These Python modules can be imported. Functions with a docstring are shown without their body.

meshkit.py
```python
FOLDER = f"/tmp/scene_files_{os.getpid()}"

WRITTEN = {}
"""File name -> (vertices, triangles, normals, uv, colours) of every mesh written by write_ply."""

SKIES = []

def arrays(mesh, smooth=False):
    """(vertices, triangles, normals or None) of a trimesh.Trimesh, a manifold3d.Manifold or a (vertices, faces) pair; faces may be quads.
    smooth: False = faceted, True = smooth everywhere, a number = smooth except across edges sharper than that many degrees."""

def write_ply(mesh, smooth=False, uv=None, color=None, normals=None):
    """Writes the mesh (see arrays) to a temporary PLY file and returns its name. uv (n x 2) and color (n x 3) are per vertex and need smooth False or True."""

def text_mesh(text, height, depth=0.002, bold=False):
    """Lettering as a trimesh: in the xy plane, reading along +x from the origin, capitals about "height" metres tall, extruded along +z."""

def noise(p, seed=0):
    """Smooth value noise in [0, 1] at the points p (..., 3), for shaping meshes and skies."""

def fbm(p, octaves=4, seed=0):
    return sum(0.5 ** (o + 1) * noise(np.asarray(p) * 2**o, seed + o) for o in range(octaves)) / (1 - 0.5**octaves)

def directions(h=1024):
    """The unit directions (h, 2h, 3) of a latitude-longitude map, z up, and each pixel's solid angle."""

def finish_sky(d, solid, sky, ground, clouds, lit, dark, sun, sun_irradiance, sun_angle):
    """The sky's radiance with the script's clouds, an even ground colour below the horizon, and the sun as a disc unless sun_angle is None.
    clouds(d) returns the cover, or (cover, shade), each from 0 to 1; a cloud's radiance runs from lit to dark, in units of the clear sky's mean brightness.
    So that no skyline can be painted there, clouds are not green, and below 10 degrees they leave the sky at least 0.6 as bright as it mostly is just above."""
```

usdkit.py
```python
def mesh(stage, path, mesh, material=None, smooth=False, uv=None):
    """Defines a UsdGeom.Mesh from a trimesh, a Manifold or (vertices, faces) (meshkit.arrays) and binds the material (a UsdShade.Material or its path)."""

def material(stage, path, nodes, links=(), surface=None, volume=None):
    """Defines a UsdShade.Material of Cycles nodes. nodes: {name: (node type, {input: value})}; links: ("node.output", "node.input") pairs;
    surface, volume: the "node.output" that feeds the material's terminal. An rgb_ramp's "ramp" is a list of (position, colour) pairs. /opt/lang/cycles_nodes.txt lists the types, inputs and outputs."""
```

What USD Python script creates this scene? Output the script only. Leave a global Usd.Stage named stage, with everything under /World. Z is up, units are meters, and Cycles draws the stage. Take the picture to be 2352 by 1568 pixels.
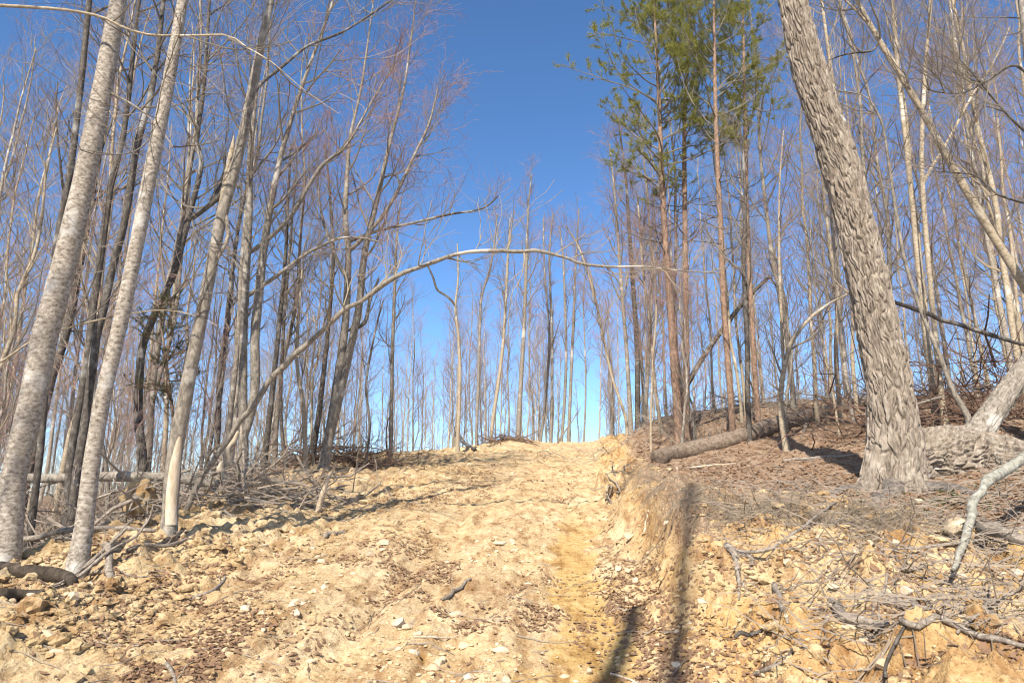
import math, numpy as np, trimesh, usdkit, meshkit
from scipy.interpolate import PchipInterpolator
from scipy.spatial import cKDTree
from pxr import Usd, UsdGeom, UsdLux, UsdShade, Gf, Sdf, Vt

stage = Usd.Stage.CreateInMemory()
UsdGeom.Xform.Define(stage, '/World')
UsdGeom.Scope.Define(stage, '/World/Looks')

# ------------------------------------------------------------------ camera, sky, sun, exposure
PITCH = math.radians(13.0)
EYE = np.array([0.0, 0.0, 1.6])
EXPOSURE = 0.97
SUN_AZ, SUN_EL = math.radians(16.0 + 180.0), math.radians(42.0)
SUN = np.array([math.sin(SUN_AZ) * math.cos(SUN_EL), math.cos(SUN_AZ) * math.cos(SUN_EL), math.sin(SUN_EL)])

cam = UsdGeom.Camera.Define(stage, '/World/camera')
cam.CreateFocalLengthAttr(24.0)
cam.CreateHorizontalApertureAttr(36.0)
cam.CreateVerticalApertureAttr(24.0)
cam.CreateClippingRangeAttr(Gf.Vec2f(0.1, 5000))
cam.CreateFStopAttr(5.6)
cam.CreateFocusDistanceAttr(16.0)
cam.CreateExposureAttr(EXPOSURE)
cam.AddTranslateOp().Set(Gf.Vec3d(*EYE))
cam.AddRotateXOp().Set(90.0 + math.degrees(PITCH))

sky_mat = usdkit.material(stage, '/World/Looks/sky', {
    's': ('sky_texture', {'sky_type': 'single_scattering', 'sun_disc': False, 'sun_elevation': SUN_EL, 'sun_rotation': math.atan2(SUN[0], SUN[1]),
                          'altitude': 400.0, 'air_density': 0.75, 'aerosol_density': 1.0, 'ozone_density': 3.0}),
    'h': ('hsv', {'saturation': 1.15}), 'b': ('background_shader', {'strength': 0.125})}, [('s.color', 'h.color'), ('h.color', 'b.color')], surface='b.background')
dome = UsdLux.DomeLight.Define(stage, '/World/sky')
dome.GetPrim().SetCustomDataByKey('kind', 'structure')
UsdShade.MaterialBindingAPI.Apply(dome.GetPrim()).Bind(sky_mat)
sun = UsdLux.DistantLight.Define(stage, '/World/sun')
sun.CreateNormalizeAttr(True)
sun.CreateIntensityAttr(1.1)
sun.CreateAngleAttr(0.5)
sun.CreateColorAttr(Gf.Vec3f(1.0, 0.95, 0.88))
zx = np.cross([0, 0, 1.0], SUN); zx /= np.linalg.norm(zx); zy = np.cross(SUN, zx)
sun.AddTransformOp().Set(Gf.Matrix4d(*zx, 0, *zy, 0, *SUN, 0, 0, 0, 30, 1))

# ------------------------------------------------------------------ helpers
FPX = 1568.0
CP, SP = math.cos(PITCH), math.sin(PITCH)

def ray(u, v):
    cx, cy = (u - 1176.0) / FPX, (784.0 - v) / FPX
    return np.array([cx, CP - cy * SP, SP + cy * CP])

def at(u, v, Y):
    d = ray(u, v)
    return EYE + d * (Y / d[1])

def px(w, p):
    """metres that w pixels of the photograph span at the point p"""
    q = np.asarray(p) - EYE
    return w / FPX * (q[1] * CP + q[2] * SP)

taken = {}
def numbered(parent, name):
    n = taken.get((parent, name), 0)
    taken[(parent, name)] = n + 1
    return name if n == 0 else f'{name}_{n:03d}'

class Thing:
    def __init__(self, path, loc):
        self.path, self.loc = path, np.asarray(loc, float)

def tag(prim, label=None, cat=None, group=None, kind=None):
    for k, x in (('label', label), ('category', cat), ('group', group), ('kind', kind)):
        if x:
            prim.SetCustomDataByKey(k, x)

def thing(name, label, cat, loc=(0, 0, 0), group=None, kind=None):
    path = '/World/' + numbered('/World', name)
    x = UsdGeom.Xform.Define(stage, path)
    x.AddTranslateOp().Set(Gf.Vec3d(*map(float, loc)))
    tag(x.GetPrim(), label, cat, group, kind)
    return Thing(path, loc)

def mesh_prim(path, v, f, mat, smooth=False, normals=None):
    m = UsdGeom.Mesh.Define(stage, path)
    if smooth and normals is None:
        v, f, normals = meshkit.arrays((v, f), True)
    m.CreatePointsAttr(Vt.Vec3fArray.FromNumpy(np.ascontiguousarray(v, np.float32)))
    m.CreateFaceVertexCountsAttr(Vt.IntArray.FromNumpy(np.full(len(f), f.shape[1], np.int32)))
    m.CreateFaceVertexIndicesAttr(Vt.IntArray.FromNumpy(np.ascontiguousarray(f, np.int32).ravel()))
    m.CreateSubdivisionSchemeAttr('none')
    if normals is not None:
        m.CreateNormalsAttr(Vt.Vec3fArray.FromNumpy(np.ascontiguousarray(normals, np.float32)))
        m.SetNormalsInterpolation('vertex')
    UsdShade.MaterialBindingAPI.Apply(m.GetPrim()).Bind(MAT[mat])
    return m

def part(t, name, vf, mat, smooth=False, label=None, kind=None, sub=None):
    """one Mesh under the thing t (or under its part sub)"""
    parent = sub or t.path
    path = parent + '/' + numbered(parent, name)
    m = mesh_prim(path, vf[0] - t.loc, vf[1], mat, smooth)
    tag(m.GetPrim(), label, None, None, kind)
    return path

def single(name, vf, mat, label, cat, group=None, kind=None, smooth=False):
    path = '/World/' + numbered('/World', name)
    m = mesh_prim(path, vf[0], vf[1], mat, smooth)
    tag(m.GetPrim(), label, cat, group, kind)
    return m

def join(items):
    vs, fs, n = [], [], 0
    for v, f in items:
        if len(v) == 0:
            continue
        vs.append(v); fs.append(f + n); n += len(v)
    return np.vstack(vs), np.vstack(fs)

def nrm(a):
    return a / np.maximum(np.linalg.norm(a, axis=-1, keepdims=True), 1e-9)

def tubes(P, R, sides, caps=False):
    """P (N,K,3) polylines, R (N,K) radii -> triangles"""
    P, R = np.asarray(P, float), np.asarray(R, float)
    if P.ndim == 2:
        P, R = P[None], R[None]
    N, K = R.shape
    T = nrm(np.gradient(P, axis=1))
    mean = nrm(P[:, -1] - P[:, 0])
    ref = np.where(np.abs(mean[:, 2:]) < 0.8, [[0, 0, 1.0]], [[1.0, 0.2, 0]])
    A = ref[:, None] - (ref[:, None] * T).sum(-1, keepdims=True) * T
    A = nrm(A); B = np.cross(T, A)
    ang = np.arange(sides) * 2 * np.pi / sides
    V = P[:, :, None] + R[:, :, None, None] * (np.cos(ang)[None, None, :, None] * A[:, :, None] + np.sin(ang)[None, None, :, None] * B[:, :, None])
    i, j = np.meshgrid(np.arange(K - 1), np.arange(sides), indexing='ij')
    q = np.stack([i * sides + j, i * sides + (j + 1) % sides, (i + 1) * sides + (j + 1) % sides, (i + 1) * sides + j], -1).reshape(-1, 4)
    q = np.vstack([q[:, [0, 1, 2]], q[:, [0, 2, 3]]])
    if caps:
        fan = [[0, k + 1, k] for k in range(1, sides - 1)] + [[(K - 1) * sides, (K - 1) * sides + k, (K - 1) * sides + k + 1] for k in range(1, sides - 1)]
        q = np.vstack([q, fan])
    F = (q[None] + (np.arange(N) * K * sides)[:, None, None]).reshape(-1, 3)
    return V.reshape(-1, 3), F

def resample(pts, n, rad=None):
    pts = np.asarray(pts, float)
    s = np.concatenate([[0], np.cumsum(np.linalg.norm(np.diff(pts, axis=0), axis=1))])
    keep = np.concatenate([[True], np.diff(s) > 1e-6])
    s, pts = s[keep], pts[keep]
    x = np.linspace(0, s[-1], n)
    out = PchipInterpolator(s, pts)(x) if len(s) > 2 else np.stack([np.interp(x, s, pts[:, k]) for k in range(3)], 1)
    if rad is None:
        return out
    return out, np.interp(x, s, np.asarray(rad, float)[keep])

def children(rng, P, R, n, f0, f1, ang, length, K, up=0.12, wig=0.12, rfrac=0.5, rmin=0.003, taper=0.25, toptaper=0.5):
    """n children on each polyline of P: returns (polylines, radii)"""
    N, Kp = R.shape
    s = f0 + (f1 - f0) * (np.arange(n)[None] + rng.random((N, n))) / n
    x = s * (Kp - 1)
    i = np.clip(x.astype(int), 0, Kp - 2); t = x - i
    r_ = np.arange(N)[:, None]
    p = P[r_, i] * (1 - t)[..., None] + P[r_, i + 1] * t[..., None]
    d = nrm(P[r_, i + 1] - P[r_, i])
    rad = R[r_, i] * (1 - t) + R[r_, i + 1] * t
    p, d, rad, s = p.reshape(-1, 3), d.reshape(-1, 3), rad.ravel(), s.ravel()
    M = len(p)
    rv = nrm(rng.normal(size=(M, 3)))
    side = nrm(rv - (rv * d).sum(1, keepdims=True) * d)
    a = np.radians(rng.uniform(ang[0], ang[1], M))[:, None]
    d = nrm(np.cos(a) * d + np.sin(a) * side)
    L = length[0] + (length[1] - length[0]) * rng.random(M)
    rel = (s - f0) / max(f1 - f0, 1e-6)
    L = L * (1 - toptaper * rel) * np.clip(0.35 + rel * 4, 0, 1)
    r0 = np.maximum(np.minimum(rad * rfrac, L * 0.02 + 0.002), rmin)
    out = np.zeros((M, K, 3)); out[:, 0] = p
    for k in range(1, K):
        d = nrm(d + rng.normal(size=(M, 3)) * wig + np.array([0, 0, up]))
        out[:, k] = out[:, k - 1] + d * (L / (K - 1))[:, None]
    rr = r0[:, None] * np.linspace(1, taper, K)[None]
    return out, np.maximum(rr, rmin * 0.6)

def lumpy(v, amp, scale, seed=0, center=None):
    c = v.mean(0) if center is None else center
    d = nrm(v - c)
    return v + d * ((meshkit.fbm(v * scale, 3, seed) - 0.5) * 2 * amp)[:, None]

def barkrough(V, P, K, sides, amp, scale, seed):
    """push the vertices of one tube in and out"""
    C = np.repeat(P, sides, axis=0)
    d = V - C
    n = (meshkit.fbm(V * np.array([scale, scale, scale * 0.45]), 3, seed) - 0.5) * 2
    return C + d * (1 + amp * n)[:, None]

ICO1 = trimesh.creation.icosphere(1); ICO2 = trimesh.creation.icosphere(2); ICO0 = trimesh.creation.icosahedron()
def stone_mesh(rng, size, flat=0.6, detail=1):
    b = (ICO1, ICO2)[detail - 1]
    v = b.vertices.copy()
    for _ in range(14):
        n = nrm(rng.normal(size=3)); c = rng.uniform(0.42, 0.85)
        over = np.maximum(v @ n - c, 0)
        v = v - over[:, None] * n
    v *= (1 + 0.25 * (meshkit.fbm(v * 2.1 + rng.random(3) * 50, 3) - 0.5))[:, None]
    v = v * np.array([1, rng.uniform(0.6, 0.9), flat * rng.uniform(0.8, 1.1)]) * size / 2
    a = rng.uniform(0, 6.28); c, s = math.cos(a), math.sin(a)
    return v @ np.array([[c, s, 0], [-s, c, 0], [0, 0, 1]]), np.array(b.faces)

# ------------------------------------------------------------------ materials
MAT = {}
def mat(name, nodes, links, surface='p.BSDF'):
    MAT[name] = usdkit.material(stage, '/World/Looks/' + name, nodes, links, surface=surface)

def bark(name, c0, c1, c2, scale=(6, 6, 2), patch=None, bump=0.5, rough=0.85, plim=(0.55, 0.63), pscale=1.3):
    """bark: streaky noise between three tones, optional pale lichen patches"""
    nodes = {'t': ('texture_coordinate', {}), 'm': ('mapping', {'scale': scale}),
             'n': ('noise_texture', {'scale': 2.2, 'detail': 6.0, 'roughness': 0.68}),
             'r': ('rgb_ramp', {'ramp': [(0.28, c0), (0.5, c1), (0.72, c2)]}),
             'n2': ('noise_texture', {'scale': pscale, 'detail': 5.0, 'roughness': 0.62}),
             'r2': ('rgb_ramp', {'ramp': [(plim[0], (0, 0, 0)), (plim[1], (1, 1, 1))]}),
             'x': ('mix', {'color2': patch or c2}),
             'b': ('bump', {'strength': bump, 'distance': 0.03}),
             'p': ('principled_bsdf', {'roughness': rough, 'specular_ior_level': 0.2})}
    links = [('t.object', 'm.vector'), ('m.vector', 'n.vector'), ('n.fac', 'r.fac'), ('t.object', 'n2.vector'), ('n2.fac', 'r2.fac'),
             ('r2.color', 'x.fac'), ('r.color', 'x.color1'), ('x.color', 'p.base_color'), ('n.fac', 'b.height'), ('b.normal', 'p.normal')]
    if not patch:
        nodes.pop('n2'); nodes.pop('r2'); nodes.pop('x')
        links = [l for l in links if 'n2' not in l[0] + l[1] and 'r2' not in l[0] + l[1] and not l[0].startswith('x.') and not l[1].startswith('x.')] + [('r.color', 'p.base_color')]
    mat(name, nodes, links)

bark('bark_pale', (0.055, 0.043, 0.032), (0.30, 0.25, 0.19), (0.52, 0.46, 0.375), (10, 10, 16), patch=(0.58, 0.53, 0.455))
bark('bark_grey', (0.07, 0.058, 0.045), (0.22, 0.185, 0.14), (0.36, 0.31, 0.245), (10, 10, 5.0), patch=(0.42, 0.375, 0.305))
bark('bark_dark', (0.03, 0.025, 0.02), (0.085, 0.07, 0.055), (0.20, 0.175, 0.145), (9, 9, 5), patch=(0.27, 0.25, 0.215))
bark('bark_tan', (0.16, 0.12, 0.075), (0.34, 0.27, 0.18), (0.47, 0.39, 0.275), (7, 7, 13), patch=(0.52, 0.46, 0.36))
bark('bark_pine', (0.08, 0.05, 0.035), (0.25, 0.16, 0.105), (0.40, 0.265, 0.175), (9, 9, 4), bump=0.9)
bark('bark_oak', (0.085, 0.064, 0.045), (0.25, 0.20, 0.148), (0.41, 0.345, 0.265), (8, 8, 2.6), patch=(0.44, 0.41, 0.36), bump=0.9, plim=(.66, .70), pscale=3.4)
bark('bark_burl', (0.06, 0.048, 0.036), (0.15, 0.125, 0.10), (0.26, 0.22, 0.18), (9, 9, 9), bump=0.9)
bark('bark_shade_toned', (0.025, 0.018, 0.012), (0.06, 0.045, 0.03), (0.12, 0.09, 0.065), (6, 6, 6), bump=.9)  # brown darkened to paint in the shade over the bottom-left logs
bark('bark_log', (0.07, 0.05, 0.034), (0.19, 0.14, 0.098), (0.32, 0.25, 0.185), (7, 7, 7), bump=1.0)
bark('dead_wood', (0.09, 0.07, 0.052), (0.27, 0.22, 0.165), (0.48, 0.415, 0.33), (14, 14, 14), bump=0.8)
bark('pale_wood', (0.32, 0.24, 0.15), (0.52, 0.41, 0.28), (0.66, 0.56, 0.42), (6, 6, 2), bump=0.4)
bark('lichen_wood', (0.10, 0.09, 0.07), (0.28, 0.26, 0.20), (0.42, 0.40, 0.33), (9, 9, 9), patch=(0.56, 0.58, 0.50), bump=0.6)

def island(name, stops, rough=0.8, transl=0.0, coords=None, bumpscale=0):
    """one tone for each loose piece of the mesh"""
    nodes = {'g': ('geometry', {}), 'r': ('rgb_ramp', {'ramp': stops}), 'p': ('principled_bsdf', {'roughness': rough, 'specular_ior_level': 0.2})}
    links = [('g.random_per_island', 'r.fac'), ('r.color', 'p.base_color')]
    surf = 'p.BSDF'
    if bumpscale:
        nodes['n'] = ('noise_texture', {'scale': float(bumpscale), 'detail': 5.0})
        nodes['b'] = ('bump', {'strength': 0.7, 'distance': 0.01})
        links += [('g.position', 'n.vector'), ('n.fac', 'b.height'), ('b.normal', 'p.normal')]
    if transl:
        nodes['tr'] = ('translucent_bsdf', {}); nodes['mx'] = ('mix_closure', {'fac': transl})
        links += [('r.color', 'tr.color'), ('p.BSDF', 'mx.closure1'), ('tr.BSDF', 'mx.closure2')]
        surf = 'mx.closure'
    mat(name, nodes, links, surf)

island('branch', [(0, (0.18, 0.15, 0.11)), (0.5, (0.38, 0.32, 0.24)), (1, (0.56, 0.49, 0.385))])
island('branch_dark', [(0, (0.12, 0.10, 0.075)), (0.5, (0.26, 0.215, 0.165)), (1, (0.42, 0.36, 0.285))])
island('branch_tan', [(0, (0.30, 0.235, 0.15)), (1, (0.46, 0.38, 0.26))])
island('twig', [(0, (0.24, 0.185, 0.14)), (0.5, (0.45, 0.375, 0.30)), (1, (0.64, 0.56, 0.47))])
island('twig_red', [(0, (0.30, 0.18, 0.145)), (0.5, (0.46, 0.335, 0.28)), (1, (0.62, 0.51, 0.44))])
island('dry_stick', [(0, (0.24, 0.19, 0.14)), (0.5, (0.40, 0.34, 0.27)), (1, (0.58, 0.51, 0.42))])
island('brush_stick', [(0, (0.12, 0.07, 0.045)), (0.5, (0.22, 0.14, 0.095)), (1, (0.36, 0.27, 0.20))])
island('root_fibre', [(0, (0.20, 0.155, 0.105)), (0.5, (0.36, 0.295, 0.215)), (1, (0.54, 0.46, 0.355))])
island('leaf_brown', [(0, (0.25, 0.15, 0.085)), (0.35, (0.42, 0.285, 0.175)), (0.75, (0.54, 0.395, 0.26)), (1, (0.68, 0.55, 0.40))], transl=0.2)
island('needles', [(0, (0.25, 0.24, 0.05)), (0.6, (0.45, 0.40, 0.095)), (1, (0.60, 0.50, 0.17))], transl=0.4)
island('cedar_needles', [(0, (0.07, 0.075, 0.03)), (0.5, (0.14, 0.13, 0.05)), (1, (0.28, 0.18, 0.08))], transl=0.3)
island('stone', [(0, (0.50, 0.36, 0.20)), (0.5, (0.58, 0.47, 0.33)), (1, (0.68, 0.60, 0.48))], bumpscale=30)
island('clod', [(0, (0.46, 0.29, 0.12)), (0.5, (0.56, 0.40, 0.20)), (1, (0.62, 0.49, 0.30))], bumpscale=40)
island('moss', [(0, (0.05, 0.06, 0.015)), (1, (0.13, 0.13, 0.035))])
mat('rock', {'g': ('geometry', {}), 'n': ('noise_texture', {'scale': 6.0, 'detail': 6.0}), 'r': ('rgb_ramp', {'ramp': [(0.3, (0.42, 0.30, 0.17)), (0.55, (0.53, 0.41, 0.26)), (0.75, (0.60, 0.51, 0.37))]}),
             'b': ('bump', {'strength': 0.6, 'distance': 0.02}), 'p': ('principled_bsdf', {'roughness': 0.9})},
    [('g.position', 'n.vector'), ('n.fac', 'r.fac'), ('r.color', 'p.base_color'), ('n.fac', 'b.height'), ('b.normal', 'p.normal')])

# soil: 'zone' primvar r = leaf mould, g = damp ochre rut, b = raw orange clay
mat('soil', {
    'g': ('geometry', {}), 'a': ('attribute', {'attribute': 'zone'}), 'sc': ('separate_color', {}),
    'n1': ('noise_texture', {'scale': 1.1, 'detail': 6.0, 'roughness': 0.6}), 'n2': ('noise_texture', {'scale': 9.0, 'detail': 6.0, 'roughness': 0.7}), 'n3': ('noise_texture', {'scale': 55.0, 'detail': 4.0, 'roughness': 0.7}),
    'r1': ('rgb_ramp', {'ramp': [(0.3, (0.33, 0.21, 0.10)), (0.47, (0.49, 0.345, 0.17)), (0.65, (0.65, 0.515, 0.315))]}),
    'r2': ('rgb_ramp', {'ramp': [(0.32, (0.30, 0.19, 0.10)), (0.5, (0.53, 0.385, 0.20)), (0.7, (0.70, 0.58, 0.38))]}),
    'x1': ('mix', {'fac': 0.55}),
    'wetc': ('rgb_ramp', {'ramp': [(0.3, (0.33, 0.20, 0.06)), (0.5, (0.45, 0.29, 0.10)), (0.7, (0.54, 0.385, 0.175))]}), 'x2': ('mix', {}),
    'clay': ('rgb_ramp', {'ramp': [(0.3, (0.37, 0.215, 0.08)), (0.5, (0.48, 0.305, 0.125)), (0.7, (0.58, 0.43, 0.235))]}), 'x3': ('mix', {}),
    'mould': ('rgb_ramp', {'ramp': [(0.3, (0.15, 0.10, 0.062)), (0.5, (0.29, 0.20, 0.128)), (0.7, (0.44, 0.325, 0.22))]}), 'x4': ('mix', {}),
    'sp': ('rgb_ramp', {'ramp': [(0.34, (0.50, 0.42, 0.36)), (0.47, (1, 1, 1))]}), 'x5': ('mix', {'mix_type': 'multiply', 'fac': 0.85}),
    'm4': ('mapping', {'scale': (4.0, 0.9, 2.0)}), 'n4': ('noise_texture', {'scale': 1.6, 'detail': 8.0, 'roughness': 0.72}), 'r4': ('rgb_ramp', {'ramp': [(0.38, (0.52, 0.40, 0.32)), (0.53, (1, 1, 1))]}), 'x6': ('mix', {'mix_type': 'multiply', 'fac': 0.85}),
    'h': ('math', {'math_type': 'multiply_add', 'value2': 0.35}),
    'b': ('bump', {'strength': 0.9, 'distance': 0.05}),
    'p': ('principled_bsdf', {'roughness': 0.95, 'specular_ior_level': 0.1, 'diffuse_roughness': 0.5})},
    [('a.color', 'sc.color'), ('g.position', 'n1.vector'), ('g.position', 'n2.vector'), ('g.position', 'n3.vector'), ('n1.fac', 'r1.fac'), ('n2.fac', 'r2.fac'),
     ('r1.color', 'x1.color1'), ('r2.color', 'x1.color2'), ('n2.fac', 'wetc.fac'), ('x1.color', 'x2.color1'), ('wetc.color', 'x2.color2'), ('sc.g', 'x2.fac'),
     ('n2.fac', 'clay.fac'), ('x2.color', 'x3.color1'), ('clay.color', 'x3.color2'), ('sc.b', 'x3.fac'), ('n3.fac', 'mould.fac'), ('x3.color', 'x4.color1'), ('mould.color', 'x4.color2'), ('sc.r', 'x4.fac'),
     ('n3.fac', 'sp.fac'), ('x4.color', 'x5.color1'), ('sp.color', 'x5.color2'), ('x5.color', 'x6.color1'), ('g.position', 'm4.vector'), ('m4.vector', 'n4.vector'), ('n4.fac', 'r4.fac'), ('r4.color', 'x6.color2'), ('x6.color', 'p.base_color'),
     ('n3.fac', 'h.value1'), ('n2.fac', 'h.value3'), ('h.value', 'b.height'), ('b.normal', 'p.normal')])

# ------------------------------------------------------------------ the land
ZR = PchipInterpolator([-60, -20, 0, 10, 20, 30, 38, 45, 50, 60, 80, 120, 250, 600], [-5.5, -2.0, 0, 1.17, 2.35, 3.53, 4.46, 5.24, 5.5, 5.55, 5.2, 4.0, 2.0, 0.0])
XC = PchipInterpolator([-60, 0, 5, 9, 18, 30, 46, 60, 90, 600], [-6, -0.95, -0.5, -0.2, 0.5, 1.7, 3.6, 5.6, 10, 40])
# cross sections: (y, [(d, dz) ...]) with d = x - XC(y)
SECT = [
    (-30, [(-40, -1.0), (-6, -.2), (-2, 0), (1.6, 0), (3, .4), (8, .9), (40, 2)]),
    (3.0, [(-40, -1.2), (-8, -.3), (-4, .05), (-2, .05), (1.5, -.02), (2.0, .05), (3.0, .30), (4.2, .48), (8, 1.0), (40, 3)]),
    (4.5, [(-40, -1.4), (-9, -.5), (-5, .05), (-3, .24), (-2, .05), (1.5, -.03), (1.8, .06), (2.3, .30), (2.7, .36), (3.8, .46), (5, .62), (9, 1.2), (40, 3)]),
    (6.0, [(-40, -1.5), (-9, -.8), (-5, .05), (-3.3, .30), (-2.2, .06), (1.4, -.04), (1.65, .06), (2.15, .46), (2.7, .58), (3.8, .62), (5, .78), (9, 1.4), (40, 3)]),
    (7.5, [(-40, -1.6), (-9, -1.0), (-5.2, .05), (-3.8, .32), (-2.3, .06), (1.4, -.04), (1.6, .06), (2.15, .60), (2.6, .68), (3.2, .70), (4.7, .77), (6, 1.05), (10, 1.6), (40, 3)]),
    (9.5, [(-40, -1.7), (-9, -1.0), (-5.4, -.1), (-4.1, .30), (-2.5, .07), (1.4, -.04), (1.6, .06), (2.15, .58), (2.6, .68), (3.2, .70), (5, .85), (10, 1.6), (40, 3)]),
    (14, [(-40, -1.8), (-10, -1.1), (-7, -.35), (-5.2, .32), (-3, .10), (1.5, -.03), (1.75, .06), (2.05, .56), (3.0, .70), (5.5, 1.15), (9, 1.65), (16, 2.1), (40, 3)]),
    (20, [(-40, -2.0), (-14, -1.1), (-9, -.4), (-7, .45), (-6, .5), (-4.6, .16), (-2.5, .06), (1.8, -.02), (2.2, .15), (2.7, .46), (5.4, 1.25), (9, 1.85), (15, 2.4), (40, 3)]),
    (28, [(-40, -2.3), (-14, -1.5), (-8, -.7), (-5.5, .15), (-3, .05), (2.0, -.02), (2.5, .2), (3.2, .75), (4.6, 1.55), (10, 2.2), (16, 2.3), (40, 2.0)]),
    (34, [(-40, -2.5), (-12, -1.9), (-7, -.8), (-4.6, .05), (-2, .1), (2.0, 0), (2.5, .2), (3.4, .6), (5, 1.15), (10, 1.3), (16, 1.0), (40, 0)]),
    (40, [(-40, -3), (-12, -2.3), (-6.5, -.9), (-4.4, -.1), (-2.9, .36), (-1.9, .25), (-1.2, 0), (1.6, 0), (2.2, .2), (4, .5), (10, .2), (16, -.6), (40, -2)]),
    (46, [(-40, -4), (-12, -2.6), (-6, -.9), (-3, .1), (-1.2, 0), (1.6, 0), (3, .2), (6, 0), (16, -1.2), (40, -3)]),
    (60, [(-60, -5), (-20, -3), (-8, -1.2), (-3, 0), (3, 0), (10, -.6), (20, -1.8), (60, -4)]),
    (120, [(-120, -5), (-30, -3), (0, 0), (30, -2), (120, -4)]),
    (600, [(-600, -2), (600, -2)])]
SY = np.array([s[0] for s in SECT], float)
SF = [PchipInterpolator(*np.array(s[1], float).T) for s in SECT]
SLIM = [(s[1][0][0], s[1][-1][0]) for s in SECT]

def sstep(a, b, x):
    t = np.clip((x - a) / (b - a), 0, 1)
    return t * t * (3 - 2 * t)

def macro(x, y):
    x, y = np.asarray(x, float), np.asarray(y, float)
    d = x - XC(y)
    rag = meshkit.fbm(np.stack([x * 1.6, y * 1.5, 0 * x + 7], -1), 4, 91) - .5
    d = d + rag * 1.1 * sstep(1.1, 1.8, d) * sstep(3.8, 2.8, d) * sstep(2, 4, y) * sstep(40, 25, y)
    k = np.clip(np.searchsorted(SY, y) - 1, 0, len(SY) - 2)
    t = np.clip((y - SY[k]) / (SY[k + 1] - SY[k]), 0, 1)
    t = t * t * (3 - 2 * t) * 0.5 + t * 0.5
    out = np.zeros_like(d)
    for i in range(len(SY) - 1):
        m = k == i
        if m.any():
            a = SF[i](np.clip(d[m], *SLIM[i])); b = SF[i + 1](np.clip(d[m], *SLIM[i + 1]))
            out[m] = a * (1 - t[m]) + b * t[m]
    out -= 0.38 * np.exp(-(((x + 4.25) / .65) ** 2 + ((y - 6.15) / .38) ** 2))      # hollow by the shade-toned log
    return ZR(y) + out

def zones(x, y):
    """road, bank face and forest weights at points of the plan"""
    d = x - XC(y)
    wob = (meshkit.fbm(np.stack([x * 1.3, y * 1.3, 0 * x], -1), 3, 5) - 0.5) * 0.8
    bankL = 1.5 + 0.02 * y
    left = -3.6 - 0.06 * np.clip(y, 0, 30) + np.where(y > 30, (y - 30) * 0.12, 0)
    edgeR = np.interp(y, [0, 4, 7, 8.6, 12, 16, 24, 34, 46], [5.6, 5.2, 3.6, 2.6, 2.35, 2.5, 2.9, 3.2, 3.0])
    right_leaf = sstep(-0.25, 0.3, d - edgeR + wob * 0.5)
    left_leaf = sstep(0.9, -0.6, d - (left - 1.4) + wob * 1.4)
    bank = sstep(bankL - 0.15, bankL + 0.25, d + wob * 0.25) * (1 - right_leaf)
    rut = sstep(.30, .70, np.exp(-((d - 1.0 + wob * 0.75) / (0.24 + 0.22 * meshkit.noise(np.stack([0 * x, y * .9, 0 * x], -1), 3))) ** 2) + (meshkit.fbm(np.stack([x * 5, y * 3, 0 * x], -1), 4, 77) - .5) * 1.6 - .10) * sstep(2, 4, y) * sstep(14.5, 8.5, y)
    return d, np.maximum(right_leaf, left_leaf), bank, rut

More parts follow.
